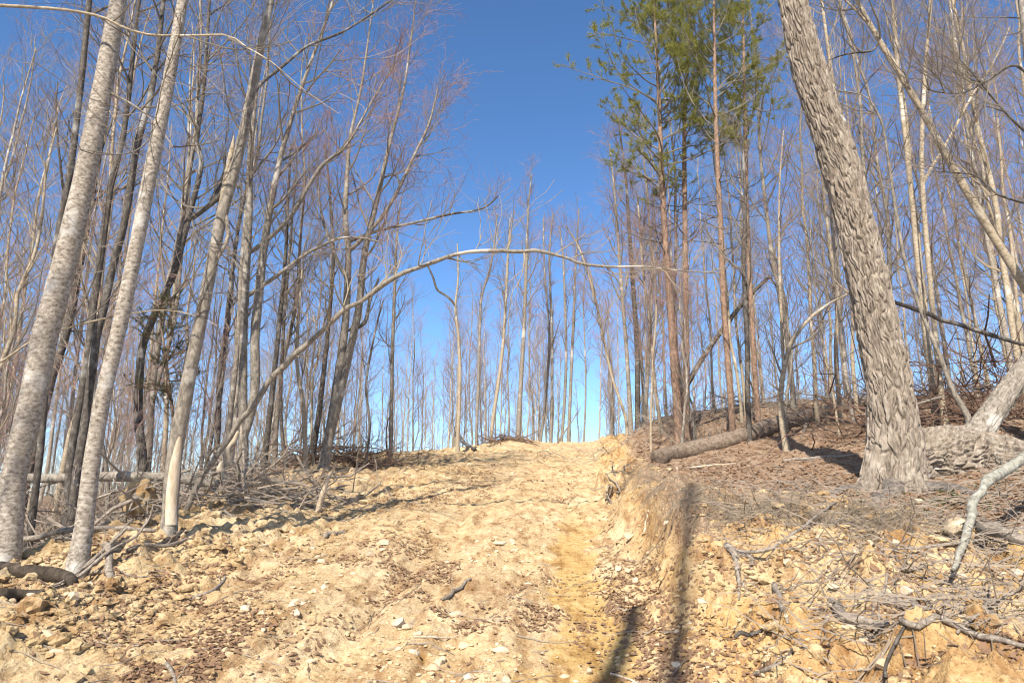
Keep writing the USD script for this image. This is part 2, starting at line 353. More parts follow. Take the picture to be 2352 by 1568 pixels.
def micro(x, y, d=None, z=None):
    d, leaf, bank, rut = z if z is not None else zones(x, y)
    q = np.stack([x, y, 0 * x], -1)
    low = (meshkit.fbm(q * 0.7, 3, 1) - 0.5) * 0.22
    clod = np.abs(meshkit.fbm(q * 3.2, 4, 2) - 0.5)
    fine = np.abs(meshkit.fbm(q * 11.0, 3, 3) - 0.5)
    tread = np.exp(-((d + .75) / .34) ** 2) * .07 + np.exp(-((d - .95) / .3) ** 2) * .04
    along = meshkit.fbm(np.stack([d * 5.0, y * 0.55, 0 * x], -1), 3, 4) - 0.5
    rough = 0.26 + 1.08 * sstep(1.6, 3.0, np.abs(d)) * (1 - leaf) + .2 * leaf
    lump = np.maximum(meshkit.fbm(q * 6.0, 3, 12) - 0.47, 0)
    h = low * (0.3 + 0.7 * sstep(1.5, 3, np.abs(d))) + 0.30 * (clod - 0.1) * rough + 0.10 * (fine - 0.1) * (0.6 + 0.6 * rough) + 0.16 * lump * rough * (1 - leaf)
    h = h - tread * sstep(2, 5, y) + along * 0.17 * np.exp(-(d / 1.7) ** 4)
    h = h + bank * ((meshkit.fbm(q * 2.8 + 9, 5, 6) - 0.5) * 0.48 + (meshkit.fbm(q * 1.6 + 3, 2, 7) - 0.5) * 0.25)
    h = h * (1 - 0.85 * rut) - rut * 0.05
    return h

def ground(x, y):
    x, y = np.atleast_1d(np.asarray(x, float)), np.atleast_1d(np.asarray(y, float))
    return macro(x, y) + micro(x, y)

def gz(x, y):
    return float(ground(x, y)[0])

ys = [-40.0]
while ys[-1] < 2.4: ys.append(ys[-1] + max(0.12, 0.07 * abs(ys[-1] - 3)))
while ys[-1] < 700: ys.append(ys[-1] + (0.0058 * ys[-1] if ys[-1] < 48 else 0.05 * ys[-1]))
ys = np.array(ys)
sc = np.concatenate([-np.geomspace(3.2, 0.98, 16)[:-1], np.arange(-0.98, 0.981, 0.0042), np.geomspace(0.98, 3.2, 16)[1:]])
wy = np.sqrt(ys ** 2 + 9) + 0.6
GX, GY = sc[None] * wy[:, None], np.repeat(ys[:, None], len(sc), 1)
gx, gy = GX.ravel(), GY.ravel()
ZN = zones(gx, gy)
gzv = macro(gx, gy) + micro(gx, gy, z=ZN)
GV = np.stack([gx, gy, gzv], -1)
ny, nx = GX.shape
G3 = GV.reshape(ny, nx, 3)
GN = nrm(np.cross(np.gradient(G3, axis=1), np.gradient(G3, axis=0))).reshape(-1, 3)
def fastz(x, y):
    """height of the built ground sheet"""
    x, y = np.asarray(x, float), np.asarray(y, float)
    i = np.clip(np.searchsorted(ys, y) - 1, 0, ny - 2); t = np.clip((y - ys[i]) / (ys[i + 1] - ys[i]), 0, 1)
    s = x / (np.sqrt(y ** 2 + 9) + 0.6)
    j = np.clip(np.searchsorted(sc, s) - 1, 0, nx - 2); u = np.clip((s - sc[j]) / (sc[j + 1] - sc[j]), 0, 1)
    Z = G3[..., 2]
    return (Z[i, j] * (1 - u) + Z[i, j + 1] * u) * (1 - t) + (Z[i + 1, j] * (1 - u) + Z[i + 1, j + 1] * u) * t

def gp(u, v):
    """the ground point seen at a pixel"""
    Y = np.geomspace(2.6, 70, 900)
    p = EYE + ray(u, v) * (Y / ray(u, v)[1])[:, None]
    hit = p[:, 2] < fastz(p[:, 0], p[:, 1])
    return p[np.argmax(hit)] if hit.any() else p[-1]

def slope(x, y):
    e = 0.06
    n = np.stack([-(fastz(x + e, y) - fastz(x - e, y)) / (2 * e), -(fastz(x, y + e) - fastz(x, y - e)) / (2 * e), np.ones_like(x)], -1)
    return nrm(n)
i, j = np.meshgrid(np.arange(ny - 1), np.arange(nx - 1), indexing='ij')
GQ = np.stack([i * nx + j, i * nx + j + 1, (i + 1) * nx + j + 1, (i + 1) * nx + j], -1).reshape(-1, 4)
dd, leafw, bankw, rutw = ZN
leafn = meshkit.fbm(np.stack([gx * 0.9, gy * 0.6, 0 * gx], -1), 4, 21)
clayw = bankw * sstep(0.28, 0.52, meshkit.fbm(np.stack([gx * 1.1, gy * 1.1, gzv * 2], -1), 3, 22)) * 0.95
dapple = sstep(0.52, 0.66, leafn) * 0.18 * (1 - rutw)
humus = .9 * sstep(1.75, 2.15, dd) * sstep(5.4, 6.8, gy) * sstep(15, 11, gy) * sstep(.30, .48, meshkit.fbm(np.stack([gx * 2.2, gy * 2.2, gzv], -1), 4, 31))
ZC = np.stack([np.clip(np.maximum.reduce([leafw, dapple * (1 - leafw), humus]), 0, 1), np.clip(rutw * .85, 0, 1), clayw], -1)
qd = dd[GQ].mean(1); qleaf = leafw[GQ].mean(1); qbank = bankw[GQ].mean(1); qy = gy[GQ].mean(1)
is_leaf = qleaf > 0.5
is_bank = (~is_leaf) & (qd > 1.62 + 0.02 * qy)
is_road = (~is_leaf) & (~is_bank) & (qy > -40) & (qy < 95)
rest = ~(is_bank | is_road)
for nm, sel, lab in (('dirt_road', is_road, 'pale sandy dirt track climbing between the trees to the crest'),
                     ('cut_bank', is_bank, 'raw orange and tan clay bank cut along the right of the track'),
                     ('forest_floor', rest, 'forest floor under brown dead leaves on both sides of the track')):
    q = GQ[sel]
    idx, inv = np.unique(q, return_inverse=True)
    m = mesh_prim('/World/' + nm, GV[idx], inv.reshape(q.shape), 'soil', normals=GN[idx])
    UsdGeom.PrimvarsAPI(m).CreatePrimvar('zone', Sdf.ValueTypeNames.Color3fArray, 'vertex').Set(Vt.Vec3fArray.FromNumpy(ZC[idx].astype(np.float32)))
    tag(m.GetPrim(), lab, None, None, 'structure')

# ------------------------------------------------------------------ trees
def to_ground(P, R, flare=1.35):
    """carries a traced trunk down into the ground and widens its foot"""
    b = P[0]
    z = gz(b[0], b[1]) - 0.15
    if b[2] > z:
        P = np.vstack([[b[0], b[1], z], P]); R = np.concatenate([[R[0]], R])
    return P, R

def trunk_mesh(P, R, sides, seed, amp=0.10, scale=5.0, flare=0.5, n=None):
    L = np.linalg.norm(np.diff(P, axis=0), axis=1).sum()
    n = n or int(np.clip(L / 0.16, 14, 90))
    P, R = resample(P, n, R)
    h = np.linalg.norm(P - P[0], axis=1)
    R = R * (1 + flare * np.exp(-h / 0.28))
    V, F = tubes(P, R, sides, caps=True)
    return barkrough(V, P, n, sides, amp, scale, seed), F

def crown_meshes(rng, P, R, f0=0.4, n1=16, L1=(2.0, 3.4), n2=6, n3=5, n4=0, ang1=(28, 55), up1=0.10, rt=0.0035, spread=1.0, f1=0.99, toptaper=0.55):
    """boughs, then branches and twigs of a bare crown grown on the stem P"""
    Pn, Rn = resample(P, 24, R)
    Pn, Rn = Pn[None], Rn[None]
    b1, r1 = children(rng, Pn, Rn, n1, f0, f1, ang1, (L1[0] * spread, L1[1] * spread), 9, up=up1, wig=0.10, rfrac=0.48, rmin=0.010, taper=0.28, toptaper=toptaper)
    b2, r2 = children(rng, b1, r1, n2, 0.18, 1.0, (25, 55), (0.7 * spread, 1.7 * spread), 6, up=0.07, wig=0.14, rfrac=0.6, rmin=0.0058, taper=0.35)
    b3, r3 = children(rng, b2, r2, n3, 0.15, 1.0, (22, 52), (0.35, 1.0), 4, up=0.08, wig=0.17, rfrac=0.7, rmin=rt, taper=0.55)
    bough = tubes(b1, r1, 5)
    br = tubes(b2, r2, 4)
    tw = tubes(b3, r3, 3)
    if n4:
        b4, r4 = children(rng, b3, r3, n4, 0.25, 1.0, (22, 48), (0.18, 0.5), 3, up=0.06, wig=0.16, rfrac=0.9, rmin=rt * 0.9, taper=0.7)
        tw = join([tw, tubes(b4, r4, 3)])
    return bough, br, tw

def traced(pts, Y, Y1=None):
    """(u, v, w) pixels -> polyline and radii; the depth runs from Y at the foot to Y1 at the top"""
    pts = np.array(pts, float)
    Yk = np.interp(pts[:, 1], [pts[:, 1].min(), pts[:, 1].max()], [Y if Y1 is None else Y1, Y]) if len(pts) > 1 else [Y]
    P = np.array([at(u, v, yy) for (u, v, w), yy in zip(pts, Yk)])
    R = np.array([px(w, p) / 2 * 0.94 / math.hypot(1, (u - 1176) / FPX) for (u, v, w), p in zip(pts, P)])
    return P, R

def extend(P, R, length, end=0.25, lift=0.5):
    d = nrm(P[-1] - P[-2]); out = [P[-1]]
    for k in range(5):
        d = nrm(d + np.array([0, 0, lift * 0.15])); out.append(out[-1] + d * length / 5)
    return np.vstack([P, out[1:]]), np.concatenate([R, R[-1] * np.linspace(1, end, 6)[1:]])

hero_seed = 100
def hero(name, label, pts, Y, mat_='bark_grey', sides=12, ext=0.0, limbs=(), crown=None, cat='tree', brmat='branch', twmat='twig', Y1=None, flare=0.5, amp=0.10, group=None, ground_it=True):
    global hero_seed
    hero_seed += 1
    rng = np.random.default_rng(hero_seed)
    P, R = traced(pts, Y, Y1)
    if ground_it:
        P, R = to_ground(P, R)
    if name == 'arching_tree':
        P, R = resample(P, 40, R)
        P[2:] += rng.normal(size=(38, 3)) * .011
        R = R * (1 + .12 * rng.normal(size=40).clip(-1, 1.6))
    if ext:
        P, R = extend(P, R, ext)
    base = P[0] + [0, 0, 0.15]
    t = thing(name, label, cat, base, group)
    part(t, 'trunk', trunk_mesh(P, R, sides, hero_seed, amp, flare=flare), mat_, smooth=True)
    br, tw, bo = [], [], []
    for k, l in enumerate(limbs):
        lp, lr = traced(l['pts'], l.get('Y', Y), l.get('Y1'))
        # root the limb inside the stem
        j = np.argmin(np.linalg.norm(resample(P, 60) - lp[0], axis=1)); lp[0] = resample(P, 60)[j]
        if l.get('ext'):
            lp, lr = extend(lp, lr, l['ext'])
        part(t, 'limb', trunk_mesh(lp, lr, max(6, sides - 4), hero_seed * 7 + k, 0.08, flare=0), l.get('mat', mat_), smooth=True)
        c = dict(f0=0.3, n1=9, L1=(0.8, 1.8), n2=4, n3=4); c.update(l.get('crown', {}))
        if c['n1']:
            a, b, cc = crown_meshes(rng, lp, lr, **c); bo.append(a); br.append(b); tw.append(cc)
    if crown is not None:
        a, b, cc = crown_meshes(rng, P, R, **crown); bo.append(a); br.append(b); tw.append(cc)
    if bo:
        part(t, 'boughs', join(bo), brmat, kind='stuff')
        part(t, 'crown', join(br), brmat, kind='stuff')
        part(t, 'twigs', join(tw), twmat, kind='stuff')
    return t

MID = dict(f0=0.45, n1=12, L1=(1.6, 3.0), n2=5, n3=4, n4=1)
LOW = dict(f0=0.5, n1=6, L1=(1.0, 2.0), n2=4, n3=4)

# --- left edge of the track
hero('pale_barked_tree', 'thick pale barked tree leaning inward at the left edge of the picture', [(14, 1300, 66), (34, 1084, 66), (71, 934, 70), (101, 784, 68), (150, 600, 64), (196, 400, 56), (238, 190, 50), (272, 0, 42)], gp(14, 1300)[1], 'bark_pale', 18, ext=5, crown=dict(LOW, f0=0.66, n1=8), flare=0.25, amp=0.06,
     limbs=[dict(pts=[(236, 195, 9), (290, 232, 6), (330, 258, 4), (370, 300, 3), (400, 340, 2)], mat='bark_grey', crown=dict(n1=6))])
hero('pale_barked_tree', 'slim pale barked tree rising from the sticks, second trunk from the left', [(178, 1305, 52), (194, 1200, 46), (208, 1084, 45), (232, 934, 42), (267, 784, 39), (306, 600, 37), (345, 400, 36), (385, 200, 32), (420, 0, 26)], gp(178, 1305)[1], 'bark_pale', 16, ext=5, crown=dict(LOW, f0=0.66), flare=0.3, amp=0.06)
scarred = hero('scarred_tree', 'pale tree with bare wood at its foot and a split broken fork', [(388, 1212, 40), (396, 1084, 38), (421, 934, 38), (451, 784, 34), (488, 600, 30), (508, 500, 30), (537, 400, 27), (560, 300, 25), (590, 150, 22), (622, 0, 18)], gp(388, 1212)[1], 'bark_grey', 16, ext=5, crown=dict(LOW, f0=0.68, n1=8), flare=0.3, amp=0.07,
     limbs=[dict(pts=[(508, 520, 24), (520, 430, 24), (532, 350, 16), (535, 330, 9), (537, 312, 3)], crown=dict(n1=0), mat='bark_tan'),
            dict(pts=[(525, 620, 10), (524, 540, 11), (516, 470, 12), (528, 400, 10)], crown=dict(n1=0), mat='dead_wood'),
            dict(pts=[(570, 215, 10), (600, 192, 9), (640, 160, 8), (700, 110, 7), (784, 75, 6), (834, 45, 5), (899, 0, 4)], Y1=11.0, mat='bark_dark', crown=dict(n1=8, n3=4)),
            dict(pts=[(500, 440, 14), (470, 480, 13), (436, 505, 13)], crown=dict(n1=2), mat='bark_dark')])
# the strip of bare wood on its foot, facing the track
P, R = traced([(388, 1212, 40), (396, 1084, 38), (421, 934, 38)], gp(388, 1212)[1])
P, R = resample(P, 40, R); h = np.linalg.norm(P - P[0], axis=1); k = (h > .02) & (h < 1.0); P, R, h = P[k], R[k], h[k]
R = R * (1 + .3 * np.exp(-(h + .15) / .28)) * 1.06 + .004
hw = np.radians(52) * np.sqrt(np.clip(1 - ((h - .38) / .64) ** 2, .02, 1)); mid_ = math.atan2(-P[0][1], -P[0][0]) + .35
a = mid_ + hw[:, None] * np.linspace(-1, 1, 9)[None]
e = 1 - .10 * np.abs(np.linspace(-1, 1, 9))[None] ** 3
V = P[:, None] + R[:, None, None] * e[..., None] * np.stack([np.cos(a), np.sin(a), 0 * a], -1)
i, j = np.meshgrid(np.arange(len(P) - 1), np.arange(8), indexing='ij')
q = np.stack([i * 9 + j, i * 9 + j + 1, (i + 1) * 9 + j + 1, (i + 1) * 9 + j], -1).reshape(-1, 4)
part(scarred, 'bare_wood', (V.reshape(-1, 3), np.vstack([q[:, [0, 1, 2]], q[:, [0, 2, 3]]])), 'pale_wood', smooth=True, label='pale strip of bare wood where the bark is torn off')
hero('dark_barked_tree', 'dark rough trunk close behind the thick pale tree', [(62, 1270, 24), (85, 1100, 20), (112, 780, 18), (130, 560, 18), (160, 400, 18), (185, 200, 17), (205, 0, 15)], 9.0, 'bark_dark', 10, ext=4, crown=dict(LOW, f0=0.6), brmat='branch_dark')
hero('dark_barked_tree', 'dark furrowed trunk left of a knotty twin, behind the slim pale tree', [(150, 1215, 26), (165, 1030, 22), (200, 834, 21), (215, 700, 20), (235, 560, 20), (250, 450, 18), (285, 300, 15), (312, 65, 11), (320, 0, 9)], 10.5, 'bark_dark', 10, ext=3, crown=dict(MID, f0=0.55), brmat='branch_dark')
hero('dark_barked_tree', 'knotty mottled trunk bending up beside the slim pale tree', [(158, 1255, 26), (178, 1084, 25), (200, 934, 23), (220, 784, 22), (235, 720, 22), (262, 600, 20), (288, 500, 20), (312, 350, 18), (350, 200, 15), (365, 100, 13), (375, 0, 11)], 9.8, 'bark_dark', 12, ext=3, crown=dict(MID, f0=0.6), brmat='branch_dark', amp=0.2)
hero('dark_barked_tree', 'crooked dark trunk rising out of the small cedar', [(326, 1090, 24), (317, 934, 24), (325, 810, 22), (365, 700, 19), (400, 625, 18), (420, 550, 18), (436, 490, 16), (463, 375, 13), (452, 320, 12), (465, 225, 11), (475, 100, 9), (481, 0, 8)], 12, 'bark_dark', 10, ext=3, crown=dict(MID, f0=0.45), amp=0.15,
     limbs=[dict(pts=[(436, 505, 13), (470, 480, 12), (498, 440, 10), (520, 380, 7)], Y1=12.5)])
hero('grey_barked_tree', 'forked grey tree with a straight left stem behind the bent sapling', [(556, 1082, 28), (558, 900, 22), (560, 750, 20), (572, 500, 18), (577, 325, 14), (590, 200, 10), (612, 60, 7)], 14, 'bark_grey', 12, ext=4, crown=dict(MID, n1=14, f0=0.4), twmat='twig_red',
     limbs=[dict(pts=[(560, 1010, 22), (585, 900, 24), (587, 750, 24), (600, 620, 22), (612, 530, 19), (640, 380, 14), (690, 210, 10), (745, 60, 7)], ext=3, crown=dict(n1=16, L1=(1.2, 2.6), n2=5, n3=5, n4=2)),
            dict(pts=[(608, 570, 12), (665, 500, 11), (710, 425, 10), (740, 380, 9), (790, 340, 7), (850, 240, 5), (905, 150, 4)], crown=dict(n1=12, L1=(.8, 2.0), n2=5, n3=5, n4=2)),
            dict(pts=[(598, 680, 12), (640, 630, 10), (690, 592, 9), (730, 568, 8), (800, 545, 6), (880, 560, 4)], crown=dict(n1=10, n3=4))])
hero('grey_barked_tree', 'tall grey tree with upswept stems at the right edge of the left wood', [(742, 1092, 28), (758, 990, 24), (775, 880, 22), (795, 720, 18), (800, 600, 16), (793, 480, 13), (800, 350, 9), (830, 200, 6), (850, 60, 4)], 17, 'bark_grey', 12, ext=3, crown=dict(MID, n1=16, f0=0.38), twmat='twig_red',
     limbs=[dict(pts=[(750, 1060, 22), (775, 930, 21), (800, 820, 20), (825, 700, 18), (835, 600, 16), (868, 450, 12), (895, 330, 9), (930, 190, 6), (945, 80, 4)], ext=2, crown=dict(n1=18, L1=(1.4, 2.8), n2=6, n3=5, n4=2)),
            dict(pts=[(842, 570, 11), (890, 480, 9), (950, 360, 7), (990, 270, 5), (1005, 200, 3)], crown=dict(n1=14, L1=(.8, 1.8), n2=5, n3=5, n4=2)),
            dict(pts=[(800, 560, 9), (869, 530, 8), (949, 512, 7), (1034, 492, 6), (1104, 480, 4), (1144, 450, 3)], Y1=18, mat='bark_dark', crown=dict(n1=9, L1=(.5, 1.2))),
            dict(pts=[(812, 760, 9), (838, 740, 10), (850, 690, 8), (870, 640, 5)], mat='bark_dark', crown=dict(n1=4)),
            dict(pts=[(797, 640, 10), (760, 560, 8), (735, 470, 6), (730, 380, 4)], crown=dict(n1=8, n2=5, n4=1))])
hero('grey_barked_tree', 'two thin stems rising together from the brush heap', [(702, 1110, 13), (698, 950, 11), (682, 810, 8), (690, 670, 5), (700, 560, 3)], 16, 'bark_tan', 8, crown=dict(LOW, f0=0.3, n1=8, L1=(.6, 1.3)))
hero('grey_barked_tree', 'lone slender tree standing at the rim of the track left of the crest', [(896, 1066, 10), (899, 934, 10), (902, 784, 9), (908, 620, 7), (912, 540, 5), (922, 450, 3)], 22, 'bark_grey', 8, crown=dict(LOW, f0=0.3, n1=16, L1=(.9, 2.2), n3=5), twmat='twig')
hero('sapling', 'wavy thin sapling at the rim left of the lone slender tree', [(838, 1080, 7), (849, 984, 7), (841, 884, 6), (857, 784, 5), (880, 690, 3)], 19, 'bark_grey', 6, crown=dict(LOW, f0=0.4, n1=8, L1=(.5, 1.2)))
hero('grey_barked_tree', 'leaning brown stem beside the straight grey trunks of the left wood', [(660, 1095, 9), (645, 900, 9), (655, 700, 8), (668, 540, 6), (680, 400, 4)], 18, 'bark_dark', 8, crown=dict(MID, f0=0.35, L1=(1, 2)))
hero('grey_barked_tree', 'straight brown trunk right of the forked grey tree', [(605, 1090, 15), (622, 930, 14), (640, 760, 12), (655, 600, 9), (662, 450, 7), (668, 330, 4)], 16, 'bark_dark', 8, crown=dict(MID, f0=0.4, L1=(1, 2)))
hero('grey_barked_tree', 'slanted dark trunk just left of the upswept grey stems', [(712, 1080, 13), (735, 930, 13), (752, 770, 11), (765, 620, 9), (760, 480, 7), (745, 330, 4)], 19, 'bark_dark', 8, crown=dict(MID, f0=0.45, L1=(1, 2.2)))
hero('bare_snag', 'thin snag with a dead crooked arm against the sky left of the crest', [(1051, 1030, 10), (1056, 884, 9), (1054, 784, 8), (1046, 705, 6), (1052, 640, 4), (1050, 560, 3)], 30, 'bark_tan', 8, crown=dict(LOW, f0=0.25, n1=12, L1=(.7, 1.8)),
     limbs=[dict(pts=[(1044, 702, 6), (1029, 682, 6), (1004, 665, 6), (994, 635, 5), (981, 608, 4)], mat='bark_dark', crown=dict(n1=0))])
hero('pale_barked_tree', 'tree beyond the left edge whose pale boughs reach across the upper left corner', [(-260, 1250, 60), (-230, 800, 54), (-190, 300, 44), (-170, 0, 36)], 6.5, 'bark_pale', 12, ext=5,
     limbs=[dict(pts=[(-190, 90, 13.0), (-90, 10, 11.5), (40, 15, 9.4), (140, 22, 8.6), (230, 38, 7.9), (300, 70, 7.2), (360, 82, 6.5), (430, 82, 5.8), (520, 80, 5.0), (560, 105, 4.3), (620, 140, 3.6), (690, 200, 2.2), (780, 262, 1.4)], Y=6.5, mat='bark_tan', crown=dict(n1=6, n2=3, n3=2)),
            dict(pts=[(-230, 930, 10.1), (-90, 870, 8.6), (0, 832, 7.2), (75, 782, 6.5), (145, 756, 5.8), (290, 722, 5.0), (370, 712, 3.6), (500, 748, 2.2)], Y=7.5, mat='bark_tan', crown=dict(n1=5, n2=3, n3=2))])
# --- the bent sapling that arches over the track
hero('arching_tree', 'long thin tree bent in an arch over the whole track', [(412, 1215, 15.6), (450, 1124, 15.6), (500, 1044, 16.4), (565, 949, 16.4), (625, 869, 14.8), (700, 794, 13.9), (790, 715, 12.3), (880, 655, 11.5), (950, 615, 10.7), (1040, 588, 9.8), (1130, 575, 9.0), (1220, 576, 8.2), (1290, 590, 7.4), (1360, 608, 6.6), (1450, 612, 4.9), (1550, 620, 4.1), (1650, 630, 2.5)], 10.2, 'bark_grey', 10, flare=0.2, Y1=9.6, amp=0.06,
     crown=dict(f0=0.3, n1=26, L1=(.3, 1.0), n2=3, n3=2, up1=.05, ang1=(30, 80)), brmat='branch_tan')
# --- crest of the track
hero('crest_tree', 'tallest thin tree standing on the crest in the middle of the gap', [(1190, 1012, 12), (1196, 884, 11), (1202, 784, 10), (1209, 600, 8), (1214, 470, 4), (1222, 400, 2)], 43, 'bark_grey', 8, crown=dict(f0=0.35, n1=26, L1=(1.4, 3.2), n2=6, n3=5, ang1=(18, 40), rt=0.006), twmat='twig_red')
hero('crest_tree', 'thin tree left of the tallest one on the crest, bending right', [(1094, 1016, 7), (1099, 860, 7), (1104, 700, 6), (1129, 600, 5), (1142, 490, 3)], 41, 'bark_grey', 6, crown=dict(f0=0.35, n1=18, L1=(1, 2.4), n2=5, n3=4, ang1=(18, 40), rt=0.006), twmat='twig_red')
hero('crest_tree', 'leaning pale tree between the two thin trees on the crest', [(1129, 1005, 9), (1144, 884, 9), (1156, 784, 8), (1166, 600, 6), (1172, 500, 3)], 42, 'bark_tan', 6, crown=dict(f0=0.4, n1=18, L1=(1, 2.4), n2=5, n3=4, ang1=(18, 40), rt=0.006))
for lab, pts in (('pale trunk at the left of the tight row on the crest', [(1240, 1024, 7), (1256, 880, 7), (1262, 784, 6), (1250, 600, 4), (1248, 500, 3)]),
                 ('dark straight trunk second in the tight row on the crest', [(1264, 1030, 8), (1268, 784, 7), (1262, 600, 5), (1270, 490, 3)]),
                 ('third trunk in the tight row on the crest, forked high up', [(1288, 1030, 8), (1300, 784, 7), (1294, 600, 5), (1285, 520, 3)]),
                 ('right-hand trunk of the tight row where the track goes over the crest', [(1305, 1030, 9), (1315, 784, 7), (1322, 620, 5), (1330, 480, 3)]),
                 ('thin sapling right of the tight row at the end of the track', [(1340, 1026, 5), (1345, 850, 4), (1340, 700, 3), (1348, 600, 2)])):
    hero('crest_tree', lab, pts, 49, 'bark_grey', 6, crown=dict(f0=0.3, n1=20, L1=(1.2, 2.8), n2=5, n3=4, ang1=(18, 40), rt=0.007), twmat='twig_red')
# --- right edge of the track
for lab, pts, Y, mt in (('leaning stem at the left of the clump above the right rim', [(1449, 992, 13), (1442, 850, 11), (1427, 650, 9), (1412, 450, 6), (1400, 330, 3)], 27, 'bark_grey'),
                        ('stout stem in the middle of the clump above the right rim', [(1466, 988, 15), (1463, 800, 13), (1450, 600, 11), (1438, 420, 7), (1420, 280, 3)], 27.5, 'bark_dark'),
                        ('right stem of the clump above the right rim', [(1480, 988, 11), (1490, 800, 10), (1497, 600, 8), (1482, 400, 5), (1470, 300, 3)], 28, 'bark_grey'),
                        ('whippy stem leaning out over the end of the track', [(1440, 985, 8), (1404, 859, 7), (1370, 700, 6), (1330, 570, 4), (1300, 520, 3)], 29, 'bark_tan'),
                        ('thin yellowish sapling standing on the rim before the clump', [(1496, 1046, 6), (1499, 834, 5), (1507, 700, 4), (1500, 560, 3)], 18, 'bark_tan'),
                        ('pale slanted stem between the clump and the pines', [(1519, 998, 10), (1504, 884, 9), (1494, 760, 8), (1475, 600, 6), (1465, 450, 4)], 23, 'bark_tan')):
    hero('rim_tree', lab, pts, Y, mt, 8, crown=dict(f0=0.3, n1=20, L1=(1, 2.4), n2=6, n3=5, ang1=(18, 42), rt=0.005), twmat='twig_red')
hero('rim_tree', 'small forked tree with a pale right arm beside the fallen log', [(1808, 1046, 16), (1795, 960, 14), (1794, 909, 13), (1813, 800, 12), (1850, 742, 9), (1900, 700, 7), (1945, 676, 5)], 12.8, 'bark_tan', 10, crown=dict(LOW, f0=0.3, n1=9, L1=(.5, 1.4)),
     limbs=[dict(pts=[(1800, 850, 9), (1795, 740, 8), (1790, 600, 7), (1790, 450, 5), (1800, 300, 3)], crown=dict(n1=12, L1=(.6, 1.5)))])
hero('rim_tree', 'very thin leaning sapling between the small forked tree and the oak', [(1933, 1040, 6), (1918, 934, 6), (1888, 784, 5), (1870, 650, 4), (1860, 500, 3)], 13.5, 'bark_tan', 6, crown=dict(LOW, f0=0.4, n1=9, L1=(.4, 1.0)))
hero('rim_tree', 'thin dark sapling with curled foot beside the right pine', [(1725, 1062, 13), (1718, 934, 14), (1716, 784, 13), (1708, 600, 12), (1712, 450, 9), (1705, 330, 5)], 14.5, 'bark_dark', 8, crown=dict(MID, f0=0.4, n1=10, L1=(.8, 1.8)))
hero('dead_leaning_tree', 'dark dead trunk leaning across behind the pines', [(1565, 930, 16), (1600, 845, 14), (1643, 780, 13), (1703, 700, 12), (1768, 635, 9)], 21, 'bark_dark', 8, crown=dict(LOW, f0=0.5, n1=4, L1=(.4, 1)))
hero('birch', 'long yellowish birch leaning left across the upper right corner', [(2420, 770, 29.9), (2352, 655, 26.4), (2318, 600, 24.6), (2268, 520, 22.9), (2218, 435, 22.0), (2173, 355, 19.4), (2123, 265, 17.6), (2063, 165, 15.8), (2003, 65, 13.2), (1968, 0, 10.6)], 10, 'bark_tan', 12, ext=2, crown=dict(f0=0.55, n1=10, L1=(.8, 2), n2=5, n3=4), amp=0.06,
     limbs=[dict(pts=[(2018, 95, 6), (2000, 118, 6), (1960, 122, 5), (1905, 138, 3)], mat='bark_dark', crown=dict(n1=4)),
            dict(pts=[(2010, 75, 8), (1985, 45, 7), (1940, 0, 5)], crown=dict(n1=4))])
hero('birch', 'straight pale birch with a slight left bow right of the oak', [(2148, 950, 18), (2140, 880, 16), (2118, 700, 15), (2108, 600, 15), (2098, 500, 14), (2083, 350, 13), (2066, 200, 11), (2050, 0, 9)], 13, 'bark_tan', 10, ext=4, crown=dict(MID, f0=0.45, n1=12, L1=(1, 2.2)))
hero('birch', 'second pale birch right of the oak with a steep right fork', [(2168, 950, 16), (2150, 780, 14), (2132, 600, 14), (2118, 400, 13), (2123, 200, 11), (2138, 0, 9)], 12.5, 'bark_tan', 10, ext=4, crown=dict(MID, f0=0.5, L1=(1, 2)),
     limbs=[dict(pts=[(2119, 430, 11), (2140, 385, 10), (2168, 340, 9), (2233, 220, 7), (2278, 150, 5), (2320, 60, 3)], crown=dict(n1=12))])
hero('grey_barked_tree', 'olive stem curving up from the mound right of the oak', [(2225, 965, 17), (2190, 900, 15), (2160, 820, 12), (2110, 700, 10), (2070, 560, 9), (2045, 400, 8), (2030, 300, 6), (1985, 220, 4), (1930, 210, 3)], 9.8, 'bark_grey', 8, crown=dict(LOW, f0=0.3, n1=12, L1=(.5, 1.4)))
hero('grey_barked_tree', 'tall grey tree whose top right branches hang into the corner', [(2420, 900, 40), (2395, 500, 36), (2375, 250, 34), (2362, 100, 32), (2352, 0, 30)], 9, 'bark_grey', 10, ext=3, crown=dict(LOW, f0=0.4),
     limbs=[dict(pts=[(2380, 180, 10), (2330, 150, 8), (2260, 190, 6), (2200, 215, 4), (2130, 205, 3)], mat='bark_dark', crown=dict(n1=9, L1=(.4, 1.2))),
            dict(pts=[(2375, 330, 9), (2320, 270, 7), (2260, 200, 5), (2200, 130, 3)], mat='bark_dark', crown=dict(n1=9, L1=(.4, 1.2))),
            dict(pts=[(2385, 480, 9), (2300, 450, 7), (2230, 400, 5), (2150, 395, 3)], mat='bark_dark', crown=dict(n1=8, L1=(.4, 1.2)))])

# --- pines
def tufts(rng, C, D, n, L, w):
    """n needles at each tip C, fanned about the direction D; each tip's needles are blades of one triangle"""
    M = len(C)
    d = nrm(D[:, None] * 0.75 + rng.normal(size=(M, n, 3)) * 0.75)
    s = nrm(np.cross(d, rng.normal(size=(M, n, 3))))
    l = L * rng.uniform(0.6, 1.1, (M, n, 1))
    o = C[:, None] - D[:, None] * L * rng.uniform(0, 1.2, (M, n, 1))
    V = np.stack([o - s * w / 2, o + s * w / 2, o + d * l], 2).reshape(-1, 3)
    return V, np.arange(len(V)).reshape(-1, 3)

